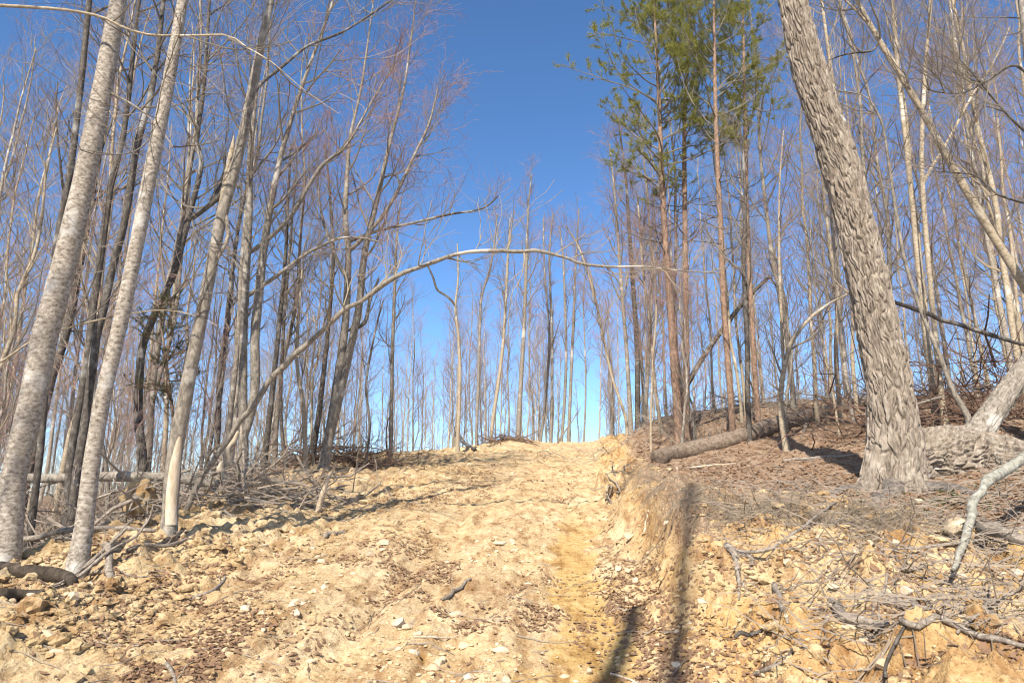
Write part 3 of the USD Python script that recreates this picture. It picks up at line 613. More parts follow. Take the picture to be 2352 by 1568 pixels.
def pine(label, pts, Y, seed, ext, f0, n1, L1, side=None):
    rng = np.random.default_rng(seed)
    P, R = traced(pts, Y)
    R = R * .85
    P, R = to_ground(P, R)
    P, R = extend(P, R, ext, 0.3)
    t = thing('pine_tree', label, 'pine tree', P[0] + [0, 0, .15])
    part(t, 'trunk', trunk_mesh(P, R, 12, seed, 0.14, 7.0, flare=0.3), 'bark_pine', smooth=True)
    # bare dead lower limbs
    dl, dr = children(rng, *[a[None] for a in resample(P, 30, R)], 18, 0.35, f0, (50, 95), (.6, 2.0), 6, up=0.02, wig=0.14, rfrac=.3, rmin=.008)
    d2, r2 = children(rng, dl, dr, 4, .3, 1, (25, 60), (.2, .7), 4, up=0, wig=.2, rfrac=.6, rmin=.004)
    part(t, 'dead_limbs', join([tubes(dl, dr, 4), tubes(d2, r2, 3)]), 'branch_dark', kind='stuff')
    b1, r1 = children(rng, *[a[None] for a in resample(P, 30, R)], n1, f0, 0.99, (40, 75), L1, 9, up=0.07, wig=0.13, rfrac=.42, rmin=.012, toptaper=.55)
    if side is not None:
        k = (b1[:, -1] - b1[:, 0]) @ np.array([side, 0, 0]) < 0
        s = (b1[k] - b1[k][:, :1]); b1[k] = b1[k][:, :1] + s * 0.6
    b2, r2 = children(rng, b1, r1, 9, .3, 1.0, (25, 65), (.4, 1.2), 5, up=0.08, wig=.16, rfrac=.6, rmin=.006)
    b3, r3 = children(rng, b2, r2, 3, .5, 1.0, (25, 55), (.12, .35), 3, up=.12, wig=.15, rfrac=.7, rmin=.004)
    part(t, 'branches', join([tubes(b1, r1, 5), tubes(b2, r2, 4), tubes(b3, r3, 3)]), 'branch', kind='stuff')
    C = np.concatenate([b3[:, -1], b2[:, -1], b3[:, 1]]); D = nrm(np.concatenate([b3[:, -1] - b3[:, 0], b2[:, -1] - b2[:, -2], b3[:, -1] - b3[:, 0]]))
    part(t, 'needles', tufts(rng, C, D, 11, 0.14, 0.014), 'needles', kind='stuff')

pine('leftmost pine on the right rim, orange upper trunk and crown leaning to the gap', [(1560, 1012, 26), (1545, 780, 22), (1535, 650, 20), (1525, 500, 18), (1518, 350, 15), (1512, 200, 11), (1505, 60, 7)], 18, 501, 2, .47, 58, (2.0, 4.9), -1)
pine('second pine from the gap with a straight orange trunk', [(1580, 1022, 22), (1576, 784, 18), (1573, 500, 15), (1572, 300, 12), (1580, 120, 9), (1585, 0, 6)], 18.8, 502, 2, .55, 34, (1.6, 3.4))
pine('third pine whose lower trunk is grey and upper trunk orange', [(1687, 1078, 20), (1676, 884, 18), (1664, 720, 17), (1654, 500, 16), (1645, 300, 13), (1641, 120, 10), (1640, 0, 7)], 16.5, 503, 2, .55, 36, (1.6, 3.6))
pine('rightmost pine nearest to the big leaning oak', [(1745, 1030, 18), (1730, 784, 15), (1715, 500, 14), (1712, 300, 12), (1708, 120, 9), (1706, 0, 6)], 19.5, 504, 2.5, .52, 38, (1.6, 3.6), 1)

# small cedar on the left
rng = np.random.default_rng(77)
P, R = traced([(410, 1100, 12), (400, 980, 10), (385, 860, 8), (372, 760, 6), (362, 690, 3)], 9.2)
P, R = to_ground(P, R)
t = thing('cedar', 'small scraggly cedar with dark green and rusty foliage among the left trunks', 'cedar', P[0] + [0, 0, .15])
part(t, 'trunk', trunk_mesh(P, R, 8, 3, .1), 'bark_log', smooth=True)
b1, r1 = children(rng, *[a[None] for a in resample(P, 20, R)], 26, .45, 1, (50, 95), (.3, .75), 6, up=.03, wig=.15, rfrac=.5, rmin=.005, toptaper=.5)
b2, r2 = children(rng, b1, r1, 14, .15, 1, (25, 65), (.1, .34), 4, up=.02, wig=.2, rfrac=.6, rmin=.003)
part(t, 'branches', join([tubes(b1, r1, 4), tubes(b2, r2, 3)]), 'brush_stick', kind='stuff')
C = np.concatenate([b2[:, -1], b2[:, 2]]); D = nrm(np.concatenate([b2[:, -1] - b2[:, 0]] * 2))
hi = rng.random(len(C)) < np.clip((C[:, 2] - P[0][2] - 0.9) / 1.2, 0.12, 1) * .9
part(t, 'foliage', tufts(rng, C[hi], D[hi], 10, 0.05, 0.007), 'cedar_needles', kind='stuff')

# --- the big leaning oak
def barked(P, R, n, m, seed, foot=None, W=.33, depth=.040, squash=1.0):
    """a stem with plates of bark: cells stretched along it with furrows between them"""
    P, R = resample(P, n, R)
    h = np.concatenate([[0], np.cumsum(np.linalg.norm(np.diff(P, axis=0), axis=1))])
    T = nrm(np.gradient(P, axis=0)); A = nrm(np.cross(T, [0, 1, 0.02])); B = np.cross(A, T)
    ang = np.arange(m) * 2 * np.pi / m
    lobes = np.ones((n, m))
    if foot is not None:
        g = np.maximum(P[:, 2] - foot, 0)
        lobes = 1 + np.exp(-g / 0.30)[:, None] * (0.30 + 0.26 * np.cos(3 * ang + 0.6)[None] + 0.16 * np.cos(5 * ang + 2)[None]) + .10 * np.exp(-g / 1.1)[:, None]
    rng = np.random.default_rng(seed)
    N = int(150 * h[-1] * W / .33)
    S = np.stack([rng.uniform(0, 2 * np.pi * W, N), rng.uniform(0, h[-1], N) / 4.6], 1)
    S = np.vstack([S, S + [2 * np.pi * W, 0], S - [2 * np.pi * W, 0]])
    c3 = lambda k, q: np.stack(np.broadcast_arrays(np.cos(ang)[None] * k, np.sin(ang)[None] * k, h[:, None] * q + seed), -1)
    wob = meshkit.fbm(c3(2.5, 5), 3, 4) - .5
    Q = np.stack(np.broadcast_arrays(ang[None] * W + wob * .12, h[:, None] / 4.6), -1)
    d, cell = cKDTree(S).query(Q.reshape(-1, 2), k=2)
    d = d.reshape(n, m, 2); tall = rng.uniform(.62, 1.1, N)[cell[:, 0] % N].reshape(n, m)
    plate = np.clip((d[..., 1] - d[..., 0]) / .013, 0, 1)
    fine = meshkit.fbm(c3(7, 9), 3, 8) - .5
    big = meshkit.fbm(c3(1.2, 1.4), 3, 5) - .5
    rr = R[:, None] * (lobes + .16 * big) - depth * .9 + depth * plate * tall + .024 * fine
    V = P[:, None] + rr[..., None] * (np.cos(ang)[None, :, None] * A[:, None] + squash * np.sin(ang)[None, :, None] * B[:, None])
    i, j = np.meshgrid(np.arange(n - 1), np.arange(m), indexing='ij')
    q = np.stack([i * m + j, i * m + (j + 1) % m, (i + 1) * m + (j + 1) % m, (i + 1) * m + j], -1).reshape(-1, 4)
    return V.reshape(-1, 3), np.vstack([q[:, [0, 1, 2]], q[:, [0, 2, 3]]])

def oak():
    pts = [(2050, 1165, 132), (2050, 1100, 132), (2054, 1000, 126), (2044, 900, 116), (2022, 784, 110), (1984, 600, 104), (1936, 400, 94), (1870, 200, 86), (1820, 0, 72), (1790, -160, 62)]
    P, R = traced(pts, 8.0)
    P, R = to_ground(P, R)
    foot = float(fastz(P[0][0], P[0][1]))
    P0 = P[0].copy()
    t = thing('oak_tree', 'massive leaning oak with furrowed bark and pale lichen on the right bank', 'oak tree', (P0[0], P0[1], foot))
    part(t, 'trunk', barked(P, R, 680, 250, 9, foot), 'bark_oak', smooth=True)
    # the old second stem: a low buttress running right, then a trunk leaning out
    p3, r3 = traced([(2070, 1075, 130), (2140, 1050, 200), (2215, 1050, 205), (2300, 1062, 190), (2400, 1085, 170)], 8.15, 8.5)
    p3[:, 2] -= .05
    part(t, 'buttress', barked(p3, r3, 190, 190, 14, None, .4, .06), 'bark_oak', smooth=True, label='dark knobbly buttress running low to the right edge')
    p2, r2 = traced([(2205, 1040, 90), (2262, 972, 72), (2310, 905, 64), (2360, 840, 60), (2440, 730, 56), (2560, 560, 46)], 8.45, 9)
    part(t, 'second_trunk', barked(p2, r2, 240, 90, 15, None, .2, .018), 'bark_grey', smooth=True, label='greyer second trunk leaning out to the right')
    rng2 = np.random.default_rng(31)
    Pe, Re = resample(P, 200, R)
    a, b, c = crown_meshes(rng2, Pe[-40:], Re[-40:] * .8, f0=.3, n1=6, L1=(2, 4), n2=5, n3=4)
    part(t, 'boughs', a, 'branch', kind='stuff'); part(t, 'crown', b, 'branch', kind='stuff'); part(t, 'twigs', c, 'twig', kind='stuff')
    for k, (az, ln, r0) in enumerate(((-168, .8, .12), (-112, .9, .13), (-42, 1.1, .14))):
        q = [P0[:2] + .22 * np.array([math.cos(math.radians(az)), math.sin(math.radians(az))])]
        a_ = math.radians(az)
        for _ in range(6):
            a_ += rng2.normal() * .22
            q.append(q[-1] + ln / 6 * np.array([math.cos(a_), math.sin(a_)]))
        q = np.array(q); rr = np.linspace(r0, .018, 7)
        z = fastz(q[:, 0], q[:, 1]) - rr * .35; z[0] = foot + .05
        part(t, 'root', trunk_mesh(np.column_stack([q, z]), rr, 10, 60 + k, .22, 9, flare=0, n=26), 'bark_burl', smooth=True)
oak()

# ------------------------------------------------------------------ the wood behind: one tree of each kind is grown, the rest are copies
def slender(rng, H, r, kind):
    n = 16
    s = np.linspace(0, 1, n)
    lean = rng.normal(size=2) * 0.02 * H
    ph = rng.uniform(0, 6.28, 2)
    w = rng.uniform(.1, .35)
    kink = np.cumsum(rng.normal(size=(n, 2)) * .045, 0) - .0
    kink -= kink[:1]
    P = np.stack([lean[0] * s ** 1.3 + w * np.sin(s * 7 + ph[0]) * s + kink[:, 0], lean[1] * s ** 1.3 + w * np.sin(s * 6 + ph[1]) * s + kink[:, 1], -0.3 + s * (H + .3)], 1)
    R = r * (1 - s) ** 0.75 * 0.92 + 0.012
    return P, R

KINDS = [  # name, height, radius, bark, boughs, twigs, crown
    ('slender_tree', 15.0, .074, 'bark_grey', 'branch', 'twig', dict(f0=.22, n1=22, L1=(1.6, 3.4), n2=5, n3=4, n4=1, ang1=(22, 68), rt=.0036)),
    ('slender_tree', 16.5, .085, 'bark_grey', 'branch', 'twig_red', dict(f0=.24, n1=22, L1=(1.8, 3.8), n2=5, n3=4, n4=1, ang1=(20, 64), rt=.0036)),
    ('slender_tree', 13.5, .062, 'bark_pale', 'branch', 'twig', dict(f0=.2, n1=22, L1=(1.3, 2.8), n2=5, n3=4, n4=1, ang1=(22, 70), rt=.0036)),
    ('slender_tree', 17.0, .09, 'bark_dark', 'branch_dark', 'twig', dict(f0=.25, n1=22, L1=(1.8, 3.8), n2=5, n3=4, n4=1, ang1=(24, 72), rt=.0036)),
    ('slender_tree', 14.5, .066, 'bark_tan', 'branch_tan', 'twig', dict(f0=.18, n1=22, L1=(1.4, 3.0), n2=5, n3=4, n4=1, ang1=(20, 62), rt=.0036)),
    ('slender_tree', 12.0, .053, 'bark_tan', 'branch', 'twig_red', dict(f0=.16, n1=22, L1=(1.2, 2.6), n2=5, n3=4, n4=1, ang1=(20, 62), rt=.0036)),
    ('sapling', 7.0, .035, 'bark_tan', 'branch_tan', 'twig', dict(f0=.2, n1=16, L1=(.7, 1.6), n2=5, n3=4, ang1=(25, 55), rt=.0045)),
    ('sapling', 5.0, .028, 'bark_grey', 'branch', 'twig_red', dict(f0=.15, n1=14, L1=(.6, 1.4), n2=5, n3=4, ang1=(25, 60), rt=.0045))]
SPOTS = []
rngF = np.random.default_rng(2024)
def scatter(n, xr, yr, ok, kinds, hs=(.8, 1.15), mind=1.1, zone=''):
    got = 0; tries = 0
    while got < n and tries < 60 * n:
        tries += 1
        y = yr[0] + (yr[1] - yr[0]) * rngF.random() ** 1.0
        x = rngF.uniform(*xr) * (y if abs(xr[0]) < 3 else 1)
        if not ok(x, y) or any((x - a) ** 2 + (y - b) ** 2 < mind ** 2 for a, b, *_ in SPOTS):
            continue
        k = kinds[rngF.integers(len(kinds))]
        SPOTS.append((x, y, k, rngF.uniform(*hs), rngF.uniform(0, 360), zone)); got += 1

def gap_left(x, y): return x < -0.13 * y - 2.6 and x < XC(y) - 6.2
def gap_right(x, y): return x > 0.115 * y + 1.5 and x > XC(y) + 3.8
TALL = [0, 1, 2, 4, 4, 5, 2, 0, 3]
scatter(24, (-.86, -.1), (12, 30), lambda x, y: gap_left(x, y) and y > 11.5, TALL, zone='left')
scatter(38, (-.86, -.14), (30, 62), gap_left, TALL, zone='left_far')
scatter(22, (.12, .84), (19, 30), lambda x, y: gap_right(x, y) and x > 4.8, [0, 2, 4, 4, 5, 1], (.72, 1.05), zone='right')
scatter(28, (.14, .84), (30, 52), lambda x, y: gap_right(x, y) and x > 6, [0, 2, 4, 4, 5, 1], (.75, 1.05), zone='right_far')
scatter(16, (.42, .84), (12.5, 19), lambda x, y: x > 6.0, [2, 4, 5, 0], (.7, .95), zone='right')
scatter(56, (-.17, .17), (50, 78), lambda x, y: abs(x - XC(y)) > 2.2, [1, 2, 4, 5], (.8, 1.1), zone='crest')
scatter(14, (-.45, -.1), (17, 40), lambda x, y: x < XC(y) - 5.2, [6, 7], (.7, 1.1), zone='left_sap')
scatter(22, (.1, .8), (13, 34), lambda x, y: x > XC(y) + 3.2, [6, 7], (.5, 1.0), zone='right_sap')
scatter(16, (-.8, -.3), (10.5, 18), lambda x, y: x < XC(y) - 6, [6, 7], (.6, 1.1), zone='left_sap')
LABEL = {'left': ('bare slender tree in the near wood behind the left row of trunks', 'trees of the near left wood'),
         'left_far': ('distant bare tree deep in the left wood, seen between nearer trunks', 'trees deep in the left wood'),
         'right': ('bare thin tree on the leafy hillside behind the pines and the oak', 'trees on the right hillside'),
         'right_far': ('distant bare tree beyond the brow of the right hillside', 'trees beyond the right hillside'),
         'crest': ('bare tree standing beyond the crest where the track goes over', 'trees beyond the crest'),
         'left_sap': ('leafless sapling in the undergrowth of the left wood', 'saplings of the left wood'),
         'right_sap': ('leafless sapling on the leafy right hillside', 'saplings of the right hillside')}
first = {}
PROTO = []
for k, (nm, H, r, bm, bo, tw, cr) in enumerate(KINDS):
    rng = np.random.default_rng(900 + k)
    P, R = slender(rng, H, r, k)
    PROTO.append((nm, H, bm, bo, tw, trunk_mesh(P, R, 8, 900 + k, .08, 4, flare=.4, n=26), crown_meshes(rng, P, R, **cr)))

def place_tree(x, y, k, s, rot, label, group):
    nm = PROTO[k][0]
    z = gz(x, y)
    path = '/World/' + numbered('/World', nm)
    X = UsdGeom.Xform.Define(stage, path)
    X.AddTranslateOp().Set(Gf.Vec3d(x, y, z)); X.AddRotateZOp().Set(rot); X.AddScaleOp().Set(Gf.Vec3f(s, s, s))
    tag(X.GetPrim(), label, 'sapling' if nm == 'sapling' else 'tree', group)
    if k not in first:
        _, H, bm, bo, tw, tm, (a, b, c) = PROTO[k]
        t = Thing(path, (0, 0, 0))
        part(t, 'trunk', tm, bm, smooth=True); part(t, 'boughs', a, bo, kind='stuff'); part(t, 'crown', b, bo, kind='stuff'); part(t, 'twigs', c, tw, kind='stuff')
        first[k] = path
    else:
        X.GetPrim().GetReferences().AddInternalReference(first[k])
        X.GetPrim().SetInstanceable(True)
MARKS = [(20, 'the thick left-edge tree'), (110, 'the leftmost dark trunk'), (200, 'the slim pale tree'), (320, 'the small cedar'), (420, 'the scarred tree'), (560, 'the forked grey tree'), (680, 'the thin brush-heap stems'),
         (760, 'the upswept grey stems'), (900, 'the lone rim tree'), (1050, 'the crooked-armed snag'), (1195, 'the tallest crest tree'), (1290, 'the tight crest row'), (1390, "the track's end"), (1465, 'the right rim clump'),
         (1570, 'the two left pines'), (1685, 'the third pine'), (1740, 'the rightmost pine'), (1805, 'the small forked tree'), (1930, 'the leaning sapling'), (2050, 'the leaning oak'), (2155, 'the two birches'), (2260, 'the root burl'), (2352, 'the right picture edge')]
TONE = ['grey', 'red-topped grey', 'pale', 'dark', 'tan', 'red-topped tan', 'tan', 'grey']
ORD = ['nearest', 'second', 'third', 'fourth', 'fifth', 'sixth', 'seventh', 'eighth', 'ninth', 'tenth', 'eleventh', 'twelfth']
WHERE = {'left': 'in the left wood', 'left_far': 'deep in the left wood', 'right': 'on the hillside', 'right_far': 'past the hill brow', 'crest': 'past the crest', 'left_sap': 'in the left wood', 'right_sap': 'on the hillside'}
byl = {}
for q, (x, y, k, s, rot, zone) in enumerate(SPOTS):
    u = 1176 + FPX * x / (y * CP)
    mk = min(MARKS, key=lambda m: abs(m[0] - u))
    byl.setdefault((mk[1], 'left' if u < mk[0] else 'right', TONE[k], 'sapling' if k > 5 else 'tree', WHERE[zone]), []).append((y, q))
NAMED = {}
for (mk, sd, tone, what, where), l in byl.items():
    for n, (y, q) in enumerate(sorted(l)):
        far = '' if len(l) == 1 else ORD[n] + ' '
        NAMED[q] = f'{far}{tone} {what} {where}, {sd} of {mk}'
for q, (x, y, k, s, rot, zone) in enumerate(SPOTS):
    place_tree(x, y, k, s, rot, NAMED[q], LABEL[zone][1])
# trees standing behind the photographer, whose shadows lie on the track and the bank
for x, y, k, s, rot in ((-8.5, -1.5, 0, 1, 10), (-10.5, 2.0, 3, 1, 200), (-12, -6, 1, 1, 90), (7.5, -6, 0, 1, 120), (-6.9, .35, 4, 1.1, 77)):
    place_tree(x, y, k, s, rot, TONE[k] + ' bare tree outside the picture, ' + ('right of the viewer' if x > 0 else f'{-x:.0f} steps left of the viewer' if y > -3 else 'far left behind the viewer'), 'trees behind the viewer')
rng = np.random.default_rng(4)
b = np.array([-1.66, -3.3, gz(-1.66, -3.3)])
t = thing('bare_snag', 'broken snag behind the viewer that throws a short blunt shadow', 'tree', b)
P = b + np.array([[0, 0, -.2], [.02, 0, 3], [-.03, .05, 6], [.0, .0, 9.9]])
part(t, 'trunk', trunk_mesh(P, np.array([.10, .095, .085, .07]), 10, 8), 'dead_wood', smooth=True)

b = np.array([-2.45, -7.6, gz(-2.45, -7.6)])
t = thing('bare_snag', 'tall straight snag behind the viewer that throws the long thin shadow on the bank', 'tree', b)
P = b + np.array([[0, 0, -.2], [.03, 0, 6], [-.03, .05, 12], [.05, .0, 18.0]])
part(t, 'trunk', trunk_mesh(P, np.array([.11, .09, .07, .055]), 10, 8), 'dead_wood', smooth=True)

# far-off wood: past the counted trees, one mass
rng = np.random.default_rng(55)
pos, idx, sca, ori = [], [], [], []
while len(pos) < 360:
    y = rng.uniform(46, 150); x = rng.uniform(-.9, .9) * y
    if y < 62 and x > -.3 * y: continue
    if -0.16 * y < x < 0.17 * y and (y < 85 or rng.random() < .5):
        continue
    if x > 0.1 * y and y < 52: continue
    pos.append((x, y, float(macro(np.array([x]), np.array([y]))[0]))); idx.append(rng.integers(6)); s = rng.uniform(.8, 1.15); sca.append((s, s, s))
    a = rng.uniform(0, np.pi); ori.append(Gf.Quath(math.cos(a), 0, 0, math.sin(a)))
pi = UsdGeom.PointInstancer.Define(stage, '/World/distant_wood')
tag(pi.GetPrim(), 'far-off bare wood closing the view between the nearer trunks', 'wood', None, 'stuff')
protos = []
for k in range(6):
    _, H, bm, bo, tw, tm, (a, b, c) = PROTO[k]
    x = UsdGeom.Xform.Define(stage, f'/World/distant_wood/kind_{k:03d}')
    pth = str(x.GetPath()); protos.append(pth)
    mesh_prim(pth + '/trunk', tm[0], tm[1], bm, True)
    rngk = np.random.default_rng(900 + k)
    mesh_prim(pth + '/crown', *join([a, b]), bo)
    mesh_prim(pth + '/twigs', c[0][: len(c[0]) // 3 // 1], c[1][(c[1] < len(c[0]) // 3).all(1)], tw)
pi.CreatePrototypesRel().SetTargets([Sdf.Path(p) for p in protos])
pi.CreateProtoIndicesAttr(Vt.IntArray([int(i) for i in idx]))
pi.CreatePositionsAttr(Vt.Vec3fArray([Gf.Vec3f(*p) for p in pos]))
pi.CreateScalesAttr(Vt.Vec3fArray([Gf.Vec3f(*s) for s in sca]))
pi.CreateOrientationsAttr(Vt.QuathArray(ori))

# ------------------------------------------------------------------ fallen wood, roots, rocks
stick_seed = 3000
def stick(name, label, cat, pts, mat_='dead_wood', Y=None, lift=0.6, sides=8, forks=(), group=None, amp=.2, taper=True, flare=0.0, up=None, kink=.55):
    """a fallen piece traced in pixels: on the ground where Y is None, else at the depths Y (one for each point or one for all)"""
    global stick_seed
    stick_seed += 1
    rng = np.random.default_rng(stick_seed)
    def line(pts, Y):
        pts = np.array(pts, float)
        if Y is None:
            P = np.array([gp(u, v) for u, v, w in pts])
            R = np.array([px(w, p) / 2 for (u, v, w), p in zip(pts, P)])
            P[:, 2] += R * lift
            if up is not None: P[:, 2] += np.asarray(up)
        else:
            Yk = np.broadcast_to(np.asarray(Y, float), (len(pts),))
            P = np.array([at(u, v, y) for (u, v, w), y in zip(pts, Yk)])
            R = np.array([px(w, p) / 2 for (u, v, w), p in zip(pts, P)])
        return P, R
    P, R = line(pts, Y)
    if kink:
        P, R = resample(P, len(P) * 3 - 2, R)
        P[1:-1] += rng.normal(size=(len(P) - 2, 3)) * (R[1:-1] * kink)[:, None] * [1, 1, .5]
        R = R * rng.uniform(.82, 1.12, len(R))
    if Y is None:
        P, R = resample(P, max(12, len(P)), R)
        zg = fastz(P[:, 0], P[:, 1]) + R * min(lift, 1.2)
        P[:, 2] = np.maximum(P[:, 2], zg)
        P[1:-1, 2] = (P[:-2, 2] + 2 * P[1:-1, 2] + P[2:, 2]) / 4
    mid = P.mean(0)
    t = thing(name, label, cat, (mid[0], mid[1], min(P[:, 2].min(), fastz(mid[0], mid[1]))), group)
    part(t, 'stem', trunk_mesh(P, R, sides, stick_seed, amp, 9, flare=flare, n=int(np.clip(np.linalg.norm(np.diff(P, axis=0), axis=1).sum() / .05, 10, 60))), mat_, smooth=True)
    for f in forks:
        q, r = line(f, Y if Y is None or np.ndim(Y) == 0 else Y[-1])
        j = np.argmin(np.linalg.norm(resample(P, 60) - q[0], axis=1)); q[0] = resample(P, 60)[j]
        part(t, 'side_branch', trunk_mesh(q, r, max(5, sides - 2), stick_seed + 7000, amp, 9, flare=0, n=14), mat_, smooth=True)
    if cat in ('stick', 'root', 'branch') and len(P) > 4:
        c, cr = children(rng, P[None], R[None], 5, .15, .95, (30, 75), (.10, .38), 5, up=-.04, wig=.3, rfrac=.4, rmin=.0025)
        part(t, 'rootlets' if cat == 'root' else 'twigs', tubes(c, cr, 4), mat_, kind='stuff')
    return t

# logs
stick('fallen_log', 'long grey log lying level behind the two pale trunks on the left', 'log', [(-60, 1100, 24), (66, 1098, 24), (240, 1094, 24), (375, 1095, 24), (430, 1102, 22), (500, 1112, 20)], 'bark_grey', Y=10.6, sides=14, amp=.07, kink=.1,
      forks=[[(200, 1096, 9), (130, 1106, 7), (85, 1120, 5), (62, 1134, 3)]])
stick('fallen_log', 'log toned dark as if shaded in the hollow at the bottom left corner', 'log', [(-120, 1318, 40), (-20, 1312, 40), (60, 1322, 36), (130, 1340, 28), (165, 1350, 18)], 'bark_shade_toned', lift=.5, sides=14, amp=.14, kink=.12)
stick('fallen_log', 'half buried log toned brown as if shaded, below the dark one at the left edge', 'log', [(-120, 1392, 30), (-20, 1384, 30), (50, 1372, 26), (100, 1362, 16)], 'bark_shade_toned', lift=.3, sides=12, amp=.14, kink=.12)
stick('fallen_log', 'long brown pine log slanting up the right hillside past the saplings', 'log', [(1512, 1064, 34), (1600, 1044, 37), (1680, 1022, 37), (1790, 987, 38), (1880, 960, 33), (1992, 932, 28)], 'bark_log', lift=.7, sides=22, amp=.2, kink=.06, forks=[[(1640, 1030, 12), (1632, 1006, 9), (1630, 992, 4)], [(1770, 992, 12), (1790, 962, 8), (1800, 950, 4)], [(1850, 970, 11), (1846, 996, 8), (1838, 1010, 4)]])
stick('fallen_log', 'thin pale pole lying on the leaves under the brown pine log', 'log', [(1556, 1080, 5), (1620, 1073, 6), (1690, 1066, 4)], 'pale_wood')
stick('fallen_log', 'thin grey pole on the leaves left of the oak foot', 'log', [(1800, 1062, 8), (1870, 1056, 8), (1950, 1050, 6), (2000, 1046, 4)], 'dead_wood')
stick('fallen_log', 'grey log end pushing in from the right edge below the rock', 'log', [(2290, 1224, 26), (2330, 1238, 28), (2400, 1268, 30)], 'dead_wood', lift=.8, sides=12)
# sticks at the left
S = 'stick'
stick('fallen_pole', 'dark grey pole lying across the foot of the slim pale tree', S, [(40, 1238, 12), (145, 1219, 13), (210, 1212, 12), (330, 1216, 11), (400, 1222, 8), (446, 1230, 5)], 'dead_wood', Y=[7.5, 7.5, 7.6, 7.7, 7.8, 7.8], forks=[[(330, 1216, 7), (370, 1232, 6), (395, 1240, 4)]])
stick('fallen_branch', 'longest pale bent branch in the left tangle, running off the bottom left', S, [(-10, 1412, 10), (60, 1378, 10), (150, 1336, 9), (220, 1278, 8), (290, 1212, 7)], 'dead_wood', Y=[5.8, 6.0, 6.3, 6.5, 6.7])
stick('fallen_branch', 'forked grey branch with upright tines in the left tangle', S, [(60, 1376, 8), (180, 1322, 8), (252, 1264, 7), (310, 1232, 6), (338, 1180, 5), (342, 1140, 3)], 'dead_wood', Y=[6.0, 6.3, 6.5, 6.8, 6.9, 6.9], forks=[[(325, 1215, 5), (345, 1185, 4), (352, 1158, 3)]])
stick('fallen_branch', 'thin grey branch just above the longest bent one in the left tangle', S, [(20, 1390, 6), (110, 1350, 6), (200, 1300, 5), (262, 1235, 4), (300, 1196, 3)], 'dead_wood', Y=[5.9, 6.1, 6.4, 6.7, 6.8])
stick('broken_stub', 'short thick pale broken stub poking from the left tangle', S, [(242, 1250, 18), (252, 1305, 20), (266, 1360, 20), (286, 1390, 12)], 'dead_wood', Y=[6.6, 6.4, 6.1, 6.0], amp=.2)
stick('fallen_branch', 'thin twig lying level right of the short broken stub', S, [(150, 1302, 6), (230, 1322, 5), (310, 1328, 4), (376, 1326, 3)], 'dead_wood', lift=1.5)
stick('fallen_branch', 'curved brown stick on the clay right of the left tangle', S, [(436, 1380, 9), (478, 1370, 9), (505, 1346, 8), (516, 1326, 6)], 'dead_wood')
stick('fallen_branch', 'long thin stick at the lip of the clay below the bare wood scar', S, [(290, 1272, 8), (350, 1262, 9), (410, 1252, 8), (476, 1235, 5)], 'dead_wood', lift=1.0)
stick('upright_splinter', 'pale upright splintered stick standing alone beside the track', S, [(722, 1200, 15), (734, 1160, 14), (748, 1115, 11), (760, 1088, 8), (773, 1064, 4)], 'pale_wood', Y=[11.2, 11.2, 11.1, 11.1, 11.0], kink=.1)
stick('curled_root', 'pale curled root standing between the arching tree and the upright splinter', 'root', [(545, 960, 8), (558, 1040, 9), (566, 1128, 9), (582, 1162, 9), (608, 1190, 7)], 'dead_wood', Y=[11.4, 11.3, 11.1, 10.9, 10.7], forks=[[(566, 1120, 6), (556, 1150, 5), (550, 1162, 3)]])
stick('split_slab', 'pale split slab of wood leaning at the foot of the forked tree', S, [(506, 1122, 20), (522, 1060, 18), (545, 990, 10)], 'pale_wood', Y=12.0, amp=.2)
stick('fallen_branch', 'thin branch fallen across the brush by the leaning brown stem', S, [(620, 1140, 7), (680, 1128, 6), (740, 1100, 5), (800, 1080, 4)], 'dead_wood', lift=1.5)
stick('fallen_branch', 'short dark stick on the leaves by the pale upright splinter', S, [(748, 1236, 11), (772, 1228, 10), (792, 1224, 7)], 'dead_wood')
stick('fallen_branch', 'bleached stick lying in the middle of the track', S, [(1017, 1382, 8), (1048, 1360, 9), (1082, 1334, 6)], 'dead_wood', lift=1.0)
stick('fallen_branch', 'small pale stick at the bottom of the track left of the ochre rut', S, [(950, 1466, 6), (990, 1466, 7), (1034, 1470, 4)], 'pale_wood', lift=.9)
stick('fallen_branch', 'thin pale stick beside the long shadow at the bottom edge', S, [(1402, 1550, 6), (1440, 1562, 6), (1476, 1590, 5)], 'pale_wood', lift=1.0)
stick('fallen_branch', 'short pale stick leaning on the orange clay face', S, [(1478, 1238, 5), (1484, 1206, 5), (1490, 1176, 3)], 'pale_wood', lift=1.0)
stick('fallen_branch', 'black broken branch left of the crest mound', S, [(1066, 1018, 7), (1080, 1030, 8), (1092, 1036, 6)], 'bark_dark', lift=1.0)
stick('fallen_branch', 'twisted brown stick at the bottom left of the track', S, [(380, 1530, 10), (396, 1548, 9), (404, 1580, 6)], 'dead_wood')
